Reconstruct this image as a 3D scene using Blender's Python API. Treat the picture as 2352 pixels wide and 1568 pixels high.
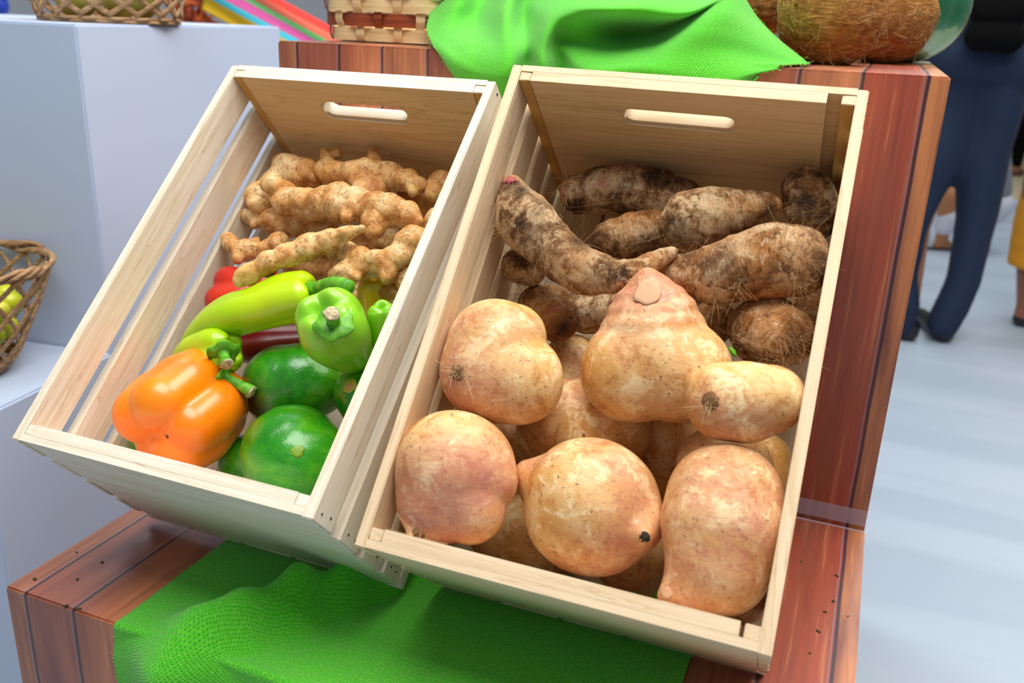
import bpy, bmesh, math, random
import numpy as np
from mathutils import Vector, Matrix
random.seed(7); rng = np.random.default_rng(7)
for o in list(bpy.data.objects): bpy.data.objects.remove(o)
SC = bpy.context.scene; COL = SC.collection
# ------------------------------------------------------------------ camera
F = 2084.9; IW, IH = 2352, 1568
def m3x(a): c, s = math.cos(a), math.sin(a); return np.array([[1,0,0],[0,c,-s],[0,s,c]])
def m3y(a): c, s = math.cos(a), math.sin(a); return np.array([[c,0,s],[0,1,0],[-s,0,c]])
def m3z(a): c, s = math.cos(a), math.sin(a); return np.array([[c,-s,0],[s,c,0],[0,0,1]])
CR = m3z(.3688) @ m3x(math.pi/2 - .3385) @ m3z(.0411); CC = np.array([.2091, -.9710, .5157])
cd = bpy.data.cameras.new('camera'); cam = bpy.data.objects.new('camera', cd); COL.objects.link(cam)
M = Matrix.Identity(4)
for i in range(3):
    for j in range(3): M[i][j] = CR[i, j]
    M[i][3] = CC[i]
cam.matrix_world = M; cd.sensor_width = 36; cd.lens = F/IW*36; cd.clip_start = .02
cd.dof.use_dof = True; cd.dof.focus_distance = .84; cd.dof.aperture_fstop = 6.3
SC.camera = cam
# ------------------------------------------------------------------ light
w = bpy.data.worlds.new('world'); SC.world = w; w.use_nodes = True
bg = w.node_tree.nodes['Background']; bg.inputs[0].default_value = (.80, .88, 1, 1); bg.inputs[1].default_value = .19
def area(name, loc, rot, sx, sy, power, col=(1, 1, 1)):
    l = bpy.data.lights.new(name, 'AREA'); l.shape = 'RECTANGLE'; l.size = sx; l.size_y = sy; l.energy = power; l.color = col
    o = bpy.data.objects.new(name, l); COL.objects.link(o); o.location = loc; o.rotation_euler = rot; return o
area('ceiling_panel', (.15, -.75, 2.35), (0, 0, 0), 1.9, 1.4, 50, (1, .98, .95))
area('ceiling_panel', (.9, .9, 2.45), (0, 0, 0), 1.6, 1.2, 40, (1, .98, .95))
area('ceiling_panel', (-1.6, 1.6, 2.45), (0, 0, 0), 1.6, 1.2, 26, (.96, .98, 1))
area('ceiling_panel', (1.2, 3.8, 2.45), (0, 0, 0), 2.2, 1.6, 42, (.96, .98, 1))
SC.view_settings.view_transform = 'Standard'; SC.view_settings.look = 'None'
SC.view_settings.gamma = 1; SC.view_settings.use_curve_mapping = False; SC.view_settings.exposure = .50
SC.cycles.max_bounces = 8; SC.cycles.use_denoising = True
# ------------------------------------------------------------------ helpers
def ray(px, py): return CR @ np.array([(px - IW/2)/F, -(py - IH/2)/F, -1.0])
def on(px, py, ax, val):
    d = ray(px, py); return CC + d*((val - CC[ax])/d[ax])
def dep(P): return -(CR.T @ (np.asarray(P) - CC))[2]
RX, UX, VX = CR[:, 0], CR[:, 1], -CR[:, 2]
def crate_frame(x, y, z, tilt, yaw, roll): return np.array([x, y, z]), m3z(yaw) @ m3y(roll) @ m3x(tilt)
FR = {'l': crate_frame(-.4488, -.3192, .0035, .7502, -.0116, -.0046),
      'r': crate_frame(-.1152, -.2970, .0010, .8597, .0189, .0114)}
def inc(s, px, py, wmm):      # point of crate s at height w above its bottom, seen at px,py
    o, Mx = FR[s]; c = Mx.T @ (CC - o); e = Mx.T @ ray(px, py); t = (wmm/1000 - c[2])/e[2]
    return o + Mx @ (c + t*e)
def srgb(r, g, b):
    f = lambda c: (c/255/12.92 if c/255 <= .04045 else ((c/255 + .055)/1.055)**2.4)
    return (f(r), f(g), f(b), 1)
class Mat:
    def __init__(s, name):
        s.m = bpy.data.materials.new(name); s.m.use_nodes = True; s.t = s.m.node_tree; s.b = s.t.nodes['Principled BSDF']
    def n(s, typ, props=None, **inp):
        nd = s.t.nodes.new('ShaderNode' + typ)
        for k, v in (props or {}).items(): setattr(nd, k, v)
        for k, v in inp.items():
            key = int(k[1:]) if k[0] == 'i' and k[1:].isdigit() else k.replace('_', ' ')
            s.set(nd.inputs[key], v)
        return nd
    def set(s, sock, v):
        if isinstance(v, bpy.types.NodeSocket): s.t.links.new(v, sock)
        else: sock.default_value = v
    def obj(s, scale=(1, 1, 1), loc=(0, 0, 0), rnd=True):
        tc = s.n('TexCoord').outputs['Object']
        if rnd:
            oi = s.n('ObjectInfo').outputs['Random']
            mu = s.n('Math', {'operation': 'MULTIPLY'}, i0=oi, i1=37.0).outputs[0]
            tc = s.n('VectorMath', {'operation': 'ADD'}, i0=tc, i1=s.n('CombineXYZ', i0=mu, i1=mu, i2=mu).outputs[0]).outputs[0]
        return s.n('Mapping', Vector=tc, Scale=scale, Location=loc).outputs[0]
    def noise(s, vec, scale, detail=4, rough=.55, dist=0):
        return s.n('TexNoise', Vector=vec, Scale=scale, Detail=detail, Roughness=rough, Distortion=dist).outputs['Fac']
    def ramp(s, fac, *stops):
        nd = s.n('ValToRGB', Fac=fac); cr = nd.color_ramp
        while len(cr.elements) > 1: cr.elements.remove(cr.elements[-1])
        for i, (p, c) in enumerate(stops):
            e = cr.elements[0] if i == 0 else cr.elements.new(p)
            e.position = p; e.color = c if len(c) == 4 else (*c, 1)
        return nd.outputs[0]
    def val(s, fac, a, b, lo=0., hi=1.):
        return s.n('MapRange', i0=fac, i1=a, i2=b, i3=lo, i4=hi).outputs[0]
    def mix(s, f, a, b, mode='MIX'):
        nd = s.n('Mix', {'data_type': 'RGBA', 'blend_type': mode}); s.set(nd.inputs[0], f); s.set(nd.inputs[6], a); s.set(nd.inputs[7], b); return nd.outputs[2]
    def math(s, op, a, b=0., c=0.): return s.n('Math', {'operation': op}, i0=a, i1=b, i2=c).outputs[0]
    def attr(s, name): return s.n('Attribute', {'attribute_name': name}).outputs['Fac']
    def bump(s, h, dist, strength=1., prev=None):
        nd = s.n('Bump', Height=h, Distance=dist, Strength=strength)
        if prev is not None: s.set(nd.inputs['Normal'], prev)
        return nd.outputs[0]
    def out(s, color, rough=.5, normal=None, **kw):
        s.set(s.b.inputs['Base Color'], color); s.set(s.b.inputs['Roughness'], rough)
        if normal is not None: s.set(s.b.inputs['Normal'], normal)
        for k, v in kw.items(): s.set(s.b.inputs[k.replace('_', ' ')], v)
        return s.m
def plain(name, c, rough=.5, **kw): return Mat(name).out(srgb(*c), rough, **kw)
def link(name, me, mat, parent=None, loc=None, smooth=True):
    o = bpy.data.objects.new(name, me); COL.objects.link(o)
    if mat is not None: me.materials.append(mat)
    if smooth: me.polygons.foreach_set('use_smooth', [True]*len(me.polygons)); me.update()
    if parent is not None: o.parent = parent
    if loc is not None: o.location = loc
    return o
def tag(o, label=None, cat=None, group=None, kind=None):
    if label: o['label'] = label
    if cat: o['category'] = cat
    if group: o['group'] = group
    if kind: o['kind'] = kind
    return o
def empty(name, loc, rot=None):
    o = bpy.data.objects.new(name, None); COL.objects.link(o); o.location = loc; o.empty_display_size = .05
    if rot is not None:
        Q = Matrix([[rot[i, j] for j in range(3)] for i in range(3)]); o.rotation_euler = Q.to_euler()
    return o
def pymesh(name, v, f):
    me = bpy.data.meshes.new(name); me.from_pydata([tuple(map(float, p)) for p in v], [], [tuple(map(int, q)) for q in f]); me.update(); return me
def bevelled(bm, width, seg=2, angle=.6):
    es = [e for e in bm.edges if len(e.link_faces) == 2 and e.calc_face_angle(0) > angle]
    bmesh.ops.bevel(bm, geom=es, offset=width, segments=seg, affect='EDGES', clamp_overlap=True)
def box(name, lo, hi, mat, parent=None, bev=.001, jit=0., at=True):
    lo = np.array(lo, float); hi = np.array(hi, float); c = (lo + hi)/2; d = hi - lo
    bm = bmesh.new(); bmesh.ops.create_cube(bm, size=1)
    for v in bm.verts: v.co = Vector([v.co[i]*d[i] + random.uniform(-jit, jit) for i in range(3)])
    if bev: bevelled(bm, bev)
    me = bpy.data.meshes.new(name); bm.to_mesh(me); bm.free()
    o = link(name, me, mat, parent, tuple(c), smooth=False); return o
def catmull(P, n):
    P = np.asarray(P, float); Q = np.vstack([2*P[0] - P[1], P, 2*P[-1] - P[-2]]); out = []
    segs = len(P) - 1
    for t in np.linspace(0, segs, n):
        i = min(int(t), segs - 1); u = t - i; a, b, c, d = Q[i:i + 4]
        out.append(.5*((2*b) + (c - a)*u + (2*a - 5*b + 4*c - d)*u*u + (3*b - 3*c + d - a)*u**3))
    return np.array(out)
def tube_data(P, r, seg=8, flat=1., v0=0, upv=None):
    P = np.asarray(P, float); n = len(P); r = np.broadcast_to(r, (n,)); T = np.gradient(P, axis=0); T /= np.linalg.norm(T, axis=1)[:, None] + 1e-12
    up = np.array([0, 0, 1.]) if upv is None else np.asarray(upv, float)
    if upv is None and abs(T[0] @ up) > .9: up = np.array([1., 0, 0])
    V = []; Fc = []
    for i in range(n):
        if upv is not None and np.ndim(upv) == 2: up = upv[i]
        a = np.cross(T[i], up); a /= np.linalg.norm(a) + 1e-9; b = np.cross(a, T[i])
        if upv is None: up = b
        for k in range(seg):
            th = 2*math.pi*k/seg; V.append(P[i] + r[i]*(math.cos(th)*a + flat*math.sin(th)*b))
    for i in range(n - 1):
        for k in range(seg):
            k2 = (k + 1) % seg; Fc.append((v0 + i*seg + k, v0 + i*seg + k2, v0 + (i + 1)*seg + k2, v0 + (i + 1)*seg + k))
    Fc.append(tuple(v0 + k for k in range(seg))[::-1]); Fc.append(tuple(v0 + (n - 1)*seg + k for k in range(seg)))
    return V, Fc
def tubes(name, paths, mat, parent=None, seg=8, flat=1., origin=None):
    V = []; Fc = []
    for p in paths:
        P, r = p[0], p[1]; up = p[2] if len(p) > 2 else None
        v, f = tube_data(P, r, seg, flat, len(V), up); V += v; Fc += f
    V = np.array(V); c = V.mean(0) if origin is None else np.asarray(origin); V = V - c
    if parent is not None and parent.type == 'MESH': c = c - np.array(parent.location)
    elif parent is not None:
        pass
    return link(name, pymesh(name, V, Fc), mat, parent, tuple(c))
class Fake:                                                           # smooth random field from sines
    def __init__(s, freq, seed, k=14):
        g = np.random.default_rng(seed); d = g.normal(size=(k, 3)); d /= np.linalg.norm(d, axis=1)[:, None]
        s.k = d*freq*g.uniform(.6, 1.5, (k, 1)); s.p = g.uniform(0, 6.28, k)
    def __call__(s, P): return np.sin(P @ s.k.T + s.p).sum(1)/math.sqrt(len(s.p)/2)
_ico = {}
def ico(n):
    if n not in _ico:
        bm = bmesh.new(); bmesh.ops.create_icosphere(bm, subdivisions=n, radius=1)
        _ico[n] = (np.array([v.co[:] for v in bm.verts]), np.array([[v.index for v in f.verts] for f in bm.faces])); bm.free()
    return _ico[n]
def lump(name, sph, mat, voxel, smooth=8, disp=None, parent=None, arc=None, tint=None, grow=1.0):
    """a continuous body grown over a set of spheres (x,y,z,r) and smoothed"""
    sph = np.asarray(sph, float); c = (sph[:, :3]*sph[:, 3:]).sum(0)/sph[:, 3].sum(); V = []; Fc = []; k = 0
    for x in sph:
        a, f = ico(4 if x[3] > voxel*9 else 3); sc = x[3:].repeat(3)[:3] if len(x) < 6 else x[3:6]
        V.append(a*sc*grow + x[:3] - c); Fc.append(f + k); k += len(a)
    me = pymesh(name, np.vstack(V), np.vstack(Fc)); tmp = bpy.data.objects.new('tmp', me); COL.objects.link(tmp)
    r = tmp.modifiers.new('r', 'REMESH'); r.mode = 'VOXEL'; r.voxel_size = voxel
    s = tmp.modifiers.new('s', 'SMOOTH'); s.factor = .5; s.iterations = smooth
    dg = bpy.context.evaluated_depsgraph_get(); m2 = bpy.data.meshes.new_from_object(tmp.evaluated_get(dg)); bpy.data.objects.remove(tmp); bpy.data.meshes.remove(me)
    n = len(m2.vertices); co = np.empty(n*3, 'f'); m2.vertices.foreach_get('co', co); co = co.reshape(-1, 3).astype(float)
    no = np.empty(n*3, 'f'); m2.vertices.foreach_get('normal', no); no = no.reshape(-1, 3).astype(float)
    if arc is not None:
        d = np.linalg.norm(co[:, None] + c - sph[None, :, :3], axis=2) - sph[None, :, 3]; wt = np.exp(-(d - d.min(1)[:, None])/.003); wt /= wt.sum(1)[:, None]; s_ = wt @ np.asarray(arc)
        at = m2.attributes.new('arc', 'FLOAT', 'POINT'); at.data.foreach_set('value', s_.astype('f'))
    else: s_ = None
    if disp is not None: co = co + no*disp(co, s_, c)[:, None]
    if tint is not None:
        at = m2.attributes.new('tint', 'FLOAT', 'POINT'); at.data.foreach_set('value', tint(co + c).astype('f'))
    m2.vertices.foreach_set('co', co.astype('f').ravel()); m2.update(); m2.name = name
    if parent is not None: c = c - np.array(parent.location)
    return link(name, m2, mat, parent, tuple(c))
def sweep(name, pts, rad, mat, nl=3, amp=.08, d0=0., d1=0., ph=0., parent=None, nr=90, seg=96, seed=0, capr=.3, sharp=1., wob=.02, lumpy=.0):
    """body swept along a spine; lobed section; ends tucked in by d0 / d1 (metres)"""
    P = catmull(pts, nr); R = catmull(np.array(rad)[:, None], nr)[:, 0]; L = np.concatenate([[0], np.cumsum(np.linalg.norm(np.diff(P, axis=0), axis=1))]); L /= L[-1]
    T = np.gradient(P, axis=0); T /= np.linalg.norm(T, axis=1)[:, None]; up = UX.copy(); V = []; th = np.arange(seg)/seg*2*math.pi; rnd = np.random.default_rng(seed)
    lw = 1 + rnd.uniform(-.25, .25, nl); base = np.interp(((th + ph)/(2*math.pi)*nl) % nl, np.arange(nl + 1), np.append(lw, lw[0]))
    lobe = np.abs(np.cos((th + ph)*nl/2))**sharp                       # 1 at lobe crest, 0 in the groove
    rings = []
    def ring(p, t, r, a, lift=0.):
        nonlocal up
        x = np.cross(t, up); x /= np.linalg.norm(x); y = np.cross(x, t); up = y
        rr = r*(1 - a*(1 - lobe)*base); rings.append(p + (np.cos(th)*rr)[:, None]*x + (np.sin(th)*rr)[:, None]*y + (lift*(lobe - .5))[:, None]*t)
    def capc(d, r): return catmull([(.02, -d), (.10, -.85*d), (.22, -.30*d), (.38, .10*r), (.56, .20*r), (.76, .16*r), (.92, .06*r), (1., -.04*r)], 20) if d > 0 else [(.04, .75*r), (.25, .72*r), (.5, .60*r), (.75, .40*r), (.93, .16*r), (1., 0)]
    for q, h in capc(d0, R[0]): ring(P[0] - T[0]*h, T[0], R[0]*q, amp*min(1, q*1.3), -max(0., h)*1.3)     # rounded shoulder with a tucked middle
    for i in range(1, nr - 1): ring(P[i], T[i], R[i]*(1 + wob*math.sin(9*L[i] + seed)), amp*(1 - .3*L[i]))
    for q, h in list(capc(d1, R[-1]))[::-1]: ring(P[-1] + T[-1]*h, T[-1], R[-1]*q, amp*(.7 if q > .3 else q), max(0., h)*1.3 if d1 > 0 else 0)
    V = np.vstack(rings); n = len(rings); Fc = []
    for i in range(n - 1):
        for k in range(seg):
            k2 = (k + 1) % seg; Fc.append((i*seg + k, i*seg + k2, (i + 1)*seg + k2, (i + 1)*seg + k))
    Fc.append(tuple(range(seg))[::-1]); Fc.append(tuple((n - 1)*seg + k for k in range(seg)))
    c = V.mean(0); o = link(name, pymesh(name, V - c, Fc), mat, parent, tuple(c))
    m = o.modifiers.new('s', 'SMOOTH'); m.factor = .5; m.iterations = 12
    if lumpy:
        f = Fake(45, seed + 900); co = np.array([v.co[:] for v in o.data.vertices]); no = np.array([v.normal[:] for v in o.data.vertices]); o.data.vertices.foreach_set('co', (co + no*(lumpy*f(co))[:, None]).astype('f').ravel()); o.data.update()
    return o
# ------------------------------------------------------------------ materials
def pine(name, axis, light, mid, dark, seed=0.):
    m = Mat(name); sc = [26, 26, 26]; sc[axis] = 1.6; v = m.obj(tuple(sc))
    n1 = m.noise(v, 1.5, 5, .55, 1.2); sc2 = [170, 170, 170]; sc2[axis] = 5; v2 = m.obj(tuple(sc2)); n2 = m.noise(v2, 1, 3, .6)
    v3 = m.obj((4, 4, 4)); n3 = m.noise(v3, 1.6, 2)
    ring = m.math('FRACT', m.math('MULTIPLY', n1, 7.0)); ring = m.val(ring, 0., 1.)
    c = m.ramp(ring, (0, srgb(*mid)), (.55, srgb(*light)), (.9, srgb(*light)), (1, srgb(*dark)))
    c = m.mix(.35, c, srgb(*light)); c = m.mix(m.val(n2, .5, .8, 0, .3), c, srgb(*dark)); c = m.mix(m.val(n3, .45, .65, 0, .5), c, srgb(*light))
    k = m.n('TexVoronoi', Vector=m.obj((9 if axis != 0 else 3, 9 if axis != 1 else 3, 9 if axis != 2 else 3)), Scale=1.0).outputs['Distance']
    c = m.mix(m.val(k, .02, .05, .7, 0), c, srgb(120, 88, 58))
    return m.out(c, .62, m.bump(n2, .00025, .6), Specular_IOR_Level=.3)
WH = [pine('pale_pine_%s' % a, i, (238, 226, 206), (222, 200, 168), (184, 150, 112)) for i, a in enumerate('xyz')]
WM = [pine('warm_pine_%s' % a, i, (230, 206, 170), (214, 182, 138), (178, 136, 90)) for i, a in enumerate('xyz')]
HONEY = pine('shade_tan_pine', 0, (236, 198, 142), (226, 184, 122), (176, 126, 70)); SHADE_TANZ = pine('shade_tan_pine_post', 2, (216, 164, 88), (204, 148, 74), (160, 108, 48))  # shade tone of the rear panels' and posts' inner faces, put into the colour
def printed_wood():
    m = Mat('wood_print_vinyl'); tc = m.n('TexCoord').outputs['Object']; s = m.n('SeparateXYZ', Vector=tc)
    x = s.outputs[0]; l = m.math('ADD', s.outputs[1], m.math('MULTIPLY', s.outputs[2], -1.0))
    warp = m.math('MULTIPLY', m.math('SUBTRACT', m.noise(m.n('CombineXYZ', i0=m.math('MULTIPLY', x, 8.), i1=m.math('MULTIPLY', l, 6.), i2=0.).outputs[0], 1, 2), .5), .004)
    q = m.math('DIVIDE', m.math('ADD', m.math('ADD', x, 10*.0588 + .4615), warp), .0588); idx = m.math('FLOOR', q); fr = m.math('FRACT', q)
    tones = [.55, .3, .02, .6, .1, .8, .4, .9, .2, .55, .05, .45, .80, .57]
    nd = m.n('ValToRGB', Fac=m.math('DIVIDE', m.math('SUBTRACT', idx, 8.5), 14.)); cr_ = nd.color_ramp; cr_.interpolation = 'CONSTANT'; cr_.elements.remove(cr_.elements[-1])
    for i_, t_ in enumerate(tones):
        e_ = cr_.elements[0] if i_ == 0 else cr_.elements.new(i_/14.); e_.position = i_/14.; e_.color = (t_, t_, t_, 1)
    wn = nd.outputs[0]
    g = m.n('CombineXYZ', i0=m.math('MULTIPLY', x, 130.), i1=m.math('MULTIPLY', l, 5.), i2=m.math('MULTIPLY', idx, 7.3)).outputs[0]
    n = m.noise(g, 1., 5, .6, .3); g2 = m.n('CombineXYZ', i0=m.math('MULTIPLY', x, 22.), i1=m.math('MULTIPLY', l, 3.5), i2=m.math('MULTIPLY', idx, 3.1)).outputs[0]; n2 = m.noise(g2, 1., 3, .5, .5)
    a = m.ramp(wn, (0, srgb(196, 118, 76)), (.3, srgb(170, 98, 72)), (.55, srgb(204, 132, 82)), (.8, srgb(168, 74, 52)), (1, srgb(196, 120, 78)))
    b = m.ramp(wn, (0, srgb(142, 72, 52)), (.5, srgb(128, 70, 56)), (1, srgb(152, 82, 58)))
    c = m.mix(m.val(n2, .35, .65, 0, 1), a, b); c = m.mix(m.val(n, .52, .8, 0, .75), c, srgb(104, 46, 40)); c = m.mix(m.val(n, .42, .25, 0, .6), c, srgb(226, 150, 96))
    d = m.math('ABSOLUTE', m.math('SUBTRACT', fr, .0)); d = m.math('MINIMUM', d, m.math('SUBTRACT', 1., fr))
    c = m.mix(m.val(d, .040, .016, 0, .92), c, srgb(50, 34, 48))
    c = m.mix(m.math('MULTIPLY', m.val(m.math('ABSOLUTE', m.math('SUBTRACT', fr, .945)), .02, .008, 0, 1), .55), c, srgb(150, 120, 130))
    return m.out(c, .36, m.bump(m.noise(m.obj((1, 1, 1), rnd=False), 60., 2), .0004, .4), Coat_Weight=.25, Coat_Roughness=.25)
PRINT = printed_wood()
def burlap():
    m = Mat('green_burlap'); uv = m.n('UVMap').outputs[0]
    wv = m.noise(m.n('Mapping', Vector=uv, Scale=(60, 60, 60)).outputs[0], 1., 3); off = m.n('CombineXYZ', i0=m.math('MULTIPLY', wv, .0030), i1=m.math('MULTIPLY', wv, .0030), i2=0.).outputs[0]
    p = m.n('VectorMath', {'operation': 'ADD'}, i0=uv, i1=off).outputs[0]; s = m.n('SeparateXYZ', Vector=p); k = 2*math.pi/.0032
    su = m.math('SINE', m.math('MULTIPLY', s.outputs[0], k)); sv = m.math('SINE', m.math('MULTIPLY', s.outputs[1], k))
    cu = m.math('ABSOLUTE', m.math('COSINE', m.math('MULTIPLY', s.outputs[0], k))); cv = m.math('ABSOLUTE', m.math('COSINE', m.math('MULTIPLY', s.outputs[1], k)))
    ck = m.math('MULTIPLY', su, sv); h = m.math('ADD', m.math('MULTIPLY', ck, .5), .5)
    thread = m.math('MAXIMUM', m.math('MULTIPLY', cu, 1.), m.math('MULTIPLY', cv, 1.))
    hole = m.math('MULTIPLY', m.val(cu, .35, .75, 1, 0), m.val(cv, .35, .75, 1, 0))
    yarn = m.noise(m.n('Mapping', Vector=uv, Scale=(420, 420, 1)).outputs[0], 1., 3); big = m.noise(m.n('Mapping', Vector=uv, Scale=(7, 7, 7)).outputs[0], 1., 2)
    c = m.ramp(yarn, (.3, srgb(64, 186, 20)), (.55, srgb(92, 208, 40)), (.75, srgb(136, 228, 80)))
    c = m.mix(m.val(big, .35, .65, 0, .35), c, srgb(44, 172, 18)); c = m.mix(m.math('MULTIPLY', m.math('MULTIPLY', hole, m.val(yarn, .35, .6, .25, .8)), 1.), c, srgb(26, 136, 8)); c = m.mix(m.math('MULTIPLY', m.val(ck, .3, .9), .35), c, srgb(170, 246, 116))
    H = m.math('SUBTRACT', m.math('ADD', h, m.math('MULTIPLY', yarn, .4)), m.math('MULTIPLY', hole, .8))
    return m.out(c, .85, m.bump(H, .0007, .8), Sheen_Weight=.25, Specular_IOR_Level=.15)
BURLAP = burlap()
def jicama_mat():
    m = Mat('jicama_skin'); v = m.obj(); a = m.noise(v, 15, 3, .5, .4); b = m.noise(v, 42, 9, .74, .5); c_ = m.noise(v, 10, 3, .5); sp = m.noise(v, 300, 3, .6); d = m.noise(v, 130, 5, .7, .5)
    dash = m.noise(m.obj((70, 70, 420)), 1., 4, .65, .6); tn = m.attr('tint')
    c = m.ramp(a, (.34, srgb(206, 142, 64)), (.44, srgb(222, 170, 98)), (.54, srgb(232, 188, 126)), (.66, srgb(218, 166, 90)))
    c = m.mix(m.val(c_, .50, .62, 0, .55), c, srgb(212, 148, 118))
    c = m.mix(m.val(b, .53, .60, 0, .85), c, srgb(250, 222, 168)); c = m.mix(m.val(b, .46, .38, 0, .7), c, srgb(184, 112, 50))
    c = m.mix(m.val(d, .56, .66, 0, .45), c, srgb(240, 204, 150)); c = m.mix(m.val(d, .42, .34, 0, .5), c, srgb(170, 106, 56))
    c = m.mix(m.val(dash, .63, .70, 0, .55), c, srgb(150, 96, 54))
    c = m.mix(m.math('MULTIPLY', m.val(sp, .62, .68, 0, .85), m.val(a, .4, .6, .3, 1)), c, srgb(118, 72, 42))
    c = m.mix(m.math('MULTIPLY', tn, m.val(d, .3, .62, .85, .35)), c, srgb(204, 118, 108))
    n = m.bump(b, .0014, .45); n = m.bump(d, .0006, .5, n); n = m.bump(m.math('MULTIPLY', dash, -1.), .0006, .5, n)
    return m.out(c, m.val(b, .4, .6, .58, .42), n, Specular_IOR_Level=.4, Subsurface_Weight=.05, Subsurface_Radius=(.01, .004, .002), Subsurface_Scale=.5)
JIC = jicama_mat()
def taro_mat():
    m = Mat('taro_skin'); v = m.obj(); a = m.noise(v, 34, 8, .72, .4); b = m.noise(v, 120, 6, .72, .6); z = m.noise(v, 11, 3, .6); z2 = m.noise(v, 20, 3, .6)
    arc = m.attr('arc'); s = m.n('SeparateXYZ', Vector=v); tn = m.attr('tint')
    f = m.noise(m.n('CombineXYZ', i0=m.math('MULTIPLY', arc, 900.), i1=m.math('MULTIPLY', s.outputs[0], 95.), i2=m.math('MULTIPLY', m.math('ADD', s.outputs[1], s.outputs[2]), 95.)).outputs[0], 1., 4, .65, .8)
    c = m.ramp(a, (.38, srgb(64, 42, 28)), (.45, srgb(122, 84, 50)), (.50, srgb(172, 130, 84)), (.56, srgb(212, 182, 142)), (.66, srgb(190, 142, 88)))
    c = m.mix(m.val(z, .46, .58, 0, .6), c, srgb(190, 122, 58)); c = m.mix(m.val(z2, .46, .36, 0, .6), c, srgb(92, 64, 44))
    c = m.mix(m.val(b, .57, .64, 0, .7), c, srgb(58, 38, 26)); c = m.mix(m.val(b, .43, .37, 0, .6), c, srgb(226, 200, 164))
    c = m.mix(m.val(f, .56, .63, 0, .5), c, srgb(84, 54, 34)); c = m.mix(m.val(f, .42, .36, 0, .4), c, srgb(218, 180, 130))
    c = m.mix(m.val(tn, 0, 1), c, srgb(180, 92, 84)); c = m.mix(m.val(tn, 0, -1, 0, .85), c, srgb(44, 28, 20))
    n = m.bump(a, .0020, .6); n = m.bump(m.math('MULTIPLY', f, -1.), .0016, .9, n); n = m.bump(b, .0010, .7, n)
    return m.out(c, .8, n, Specular_IOR_Level=.25)
TARO = taro_mat()
def ginger_mat():
    m = Mat('ginger_skin'); v = m.obj(); a = m.noise(v, 34, 5, .6, .5); b = m.noise(v, 170, 6, .72, .5); g = m.noise(v, 420, 3, .6); arc = m.attr('arc'); tn = m.attr('tint')
    w = m.math('ADD', m.math('MULTIPLY', arc, 620.), m.math('MULTIPLY', a, 30.)); rg = m.val(m.math('SINE', w), .90, 1.); br = m.val(m.noise(v, 70, 2), .44, .56)
    cr = m.n('TexVoronoi', {'feature': 'DISTANCE_TO_EDGE'}, Vector=m.n('VectorMath', {'operation': 'ADD'}, i0=v, i1=m.n('CombineXYZ', i0=m.math('MULTIPLY', b, .01), i1=m.math('MULTIPLY', a, .02), i2=0.).outputs[0]).outputs[0], Scale=75.).outputs['Distance']
    c = m.ramp(a, (.34, srgb(186, 118, 54)), (.44, srgb(212, 150, 80)), (.53, srgb(230, 180, 114)), (.64, srgb(244, 210, 154)))
    c = m.mix(m.val(b, .53, .62, 0, .7), c, srgb(168, 102, 46)); c = m.mix(m.val(b, .44, .36, 0, .5), c, srgb(248, 218, 166)); c = m.mix(m.val(g, .64, .72, 0, .4), c, srgb(140, 88, 46))
    c = m.mix(m.math('MULTIPLY', m.math('MULTIPLY', rg, br), .6), c, srgb(104, 62, 30)); k = m.math('MULTIPLY', m.val(cr, .03, .0, 0, .3), br); c = m.mix(k, c, srgb(110, 66, 32))
    c = m.mix(m.math('MULTIPLY', tn, .8), c, srgb(226, 190, 90))
    n = m.bump(b, .0012, .7); n = m.bump(m.math('MULTIPLY', m.math('MULTIPLY', rg, br), -1.), .0009, .6, n); n = m.bump(m.math('MULTIPLY', k, -1.), .0008, .6, n)
    return m.out(c, .5, n, Specular_IOR_Level=.45)
GING = ginger_mat()
def pepper_mat(name, c0, c1, c2, rough=.34):
    m = Mat(name); v = m.obj(); a = m.noise(v, 12, 3, .5, .4); b = m.noise(v, 420, 2)
    c = m.ramp(a, (.3, srgb(*c0)), (.5, srgb(*c1)), (.72, srgb(*c2)))
    return m.out(c, rough, m.bump(a, .002, .25, m.bump(b, .0001, .25)), Coat_Weight=.4, Coat_Roughness=.2, Subsurface_Weight=.12, Subsurface_Radius=(.02, .02, .006), Subsurface_Scale=.4)
PORA = pepper_mat('orange_pepper_skin', (246, 102, 0), (253, 128, 0), (255, 152, 8)); PLIM = pepper_mat('lime_pepper_skin', (150, 200, 0), (178, 216, 0), (206, 232, 20))
PGRE = pepper_mat('green_pepper_skin', (96, 176, 12), (136, 206, 30), (160, 220, 50)); PRED = pepper_mat('red_pepper_skin', (150, 12, 6), (196, 24, 8), (220, 50, 20)); PRED_SHADE = pepper_mat('shaded_red_pepper_skin', (84, 6, 6), (112, 12, 8), (130, 24, 12)); PYEL = pepper_mat('yellow_pepper_skin', (206, 170, 10), (226, 190, 30), (236, 206, 60))  # second red is a shaded copy of the first, for the deep-lying pepper
def avocado_mat():
    m = Mat('avocado_skin'); v = m.obj(); sp = m.n('TexVoronoi', Vector=v, Scale=560.).outputs['Distance']; a = m.noise(v, 20, 4, .6, .5); b = m.noise(v, 130, 3)
    c = m.ramp(a, (.3, srgb(12, 108, 6)), (.5, srgb(36, 148, 10)), (.7, srgb(96, 176, 20)))
    c = m.mix(m.math('MULTIPLY', m.val(sp, .28, .14, 0, .6), m.val(a, .35, .6, .2, 1)), c, srgb(176, 190, 60))
    c = m.mix(m.attr('tint'), c, srgb(48, 32, 18))
    return m.out(c, .3, m.bump(b, .0016, .5, m.bump(sp, .0003, .3)), Coat_Weight=.5, Coat_Roughness=.22)
AVO = avocado_mat()
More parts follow.
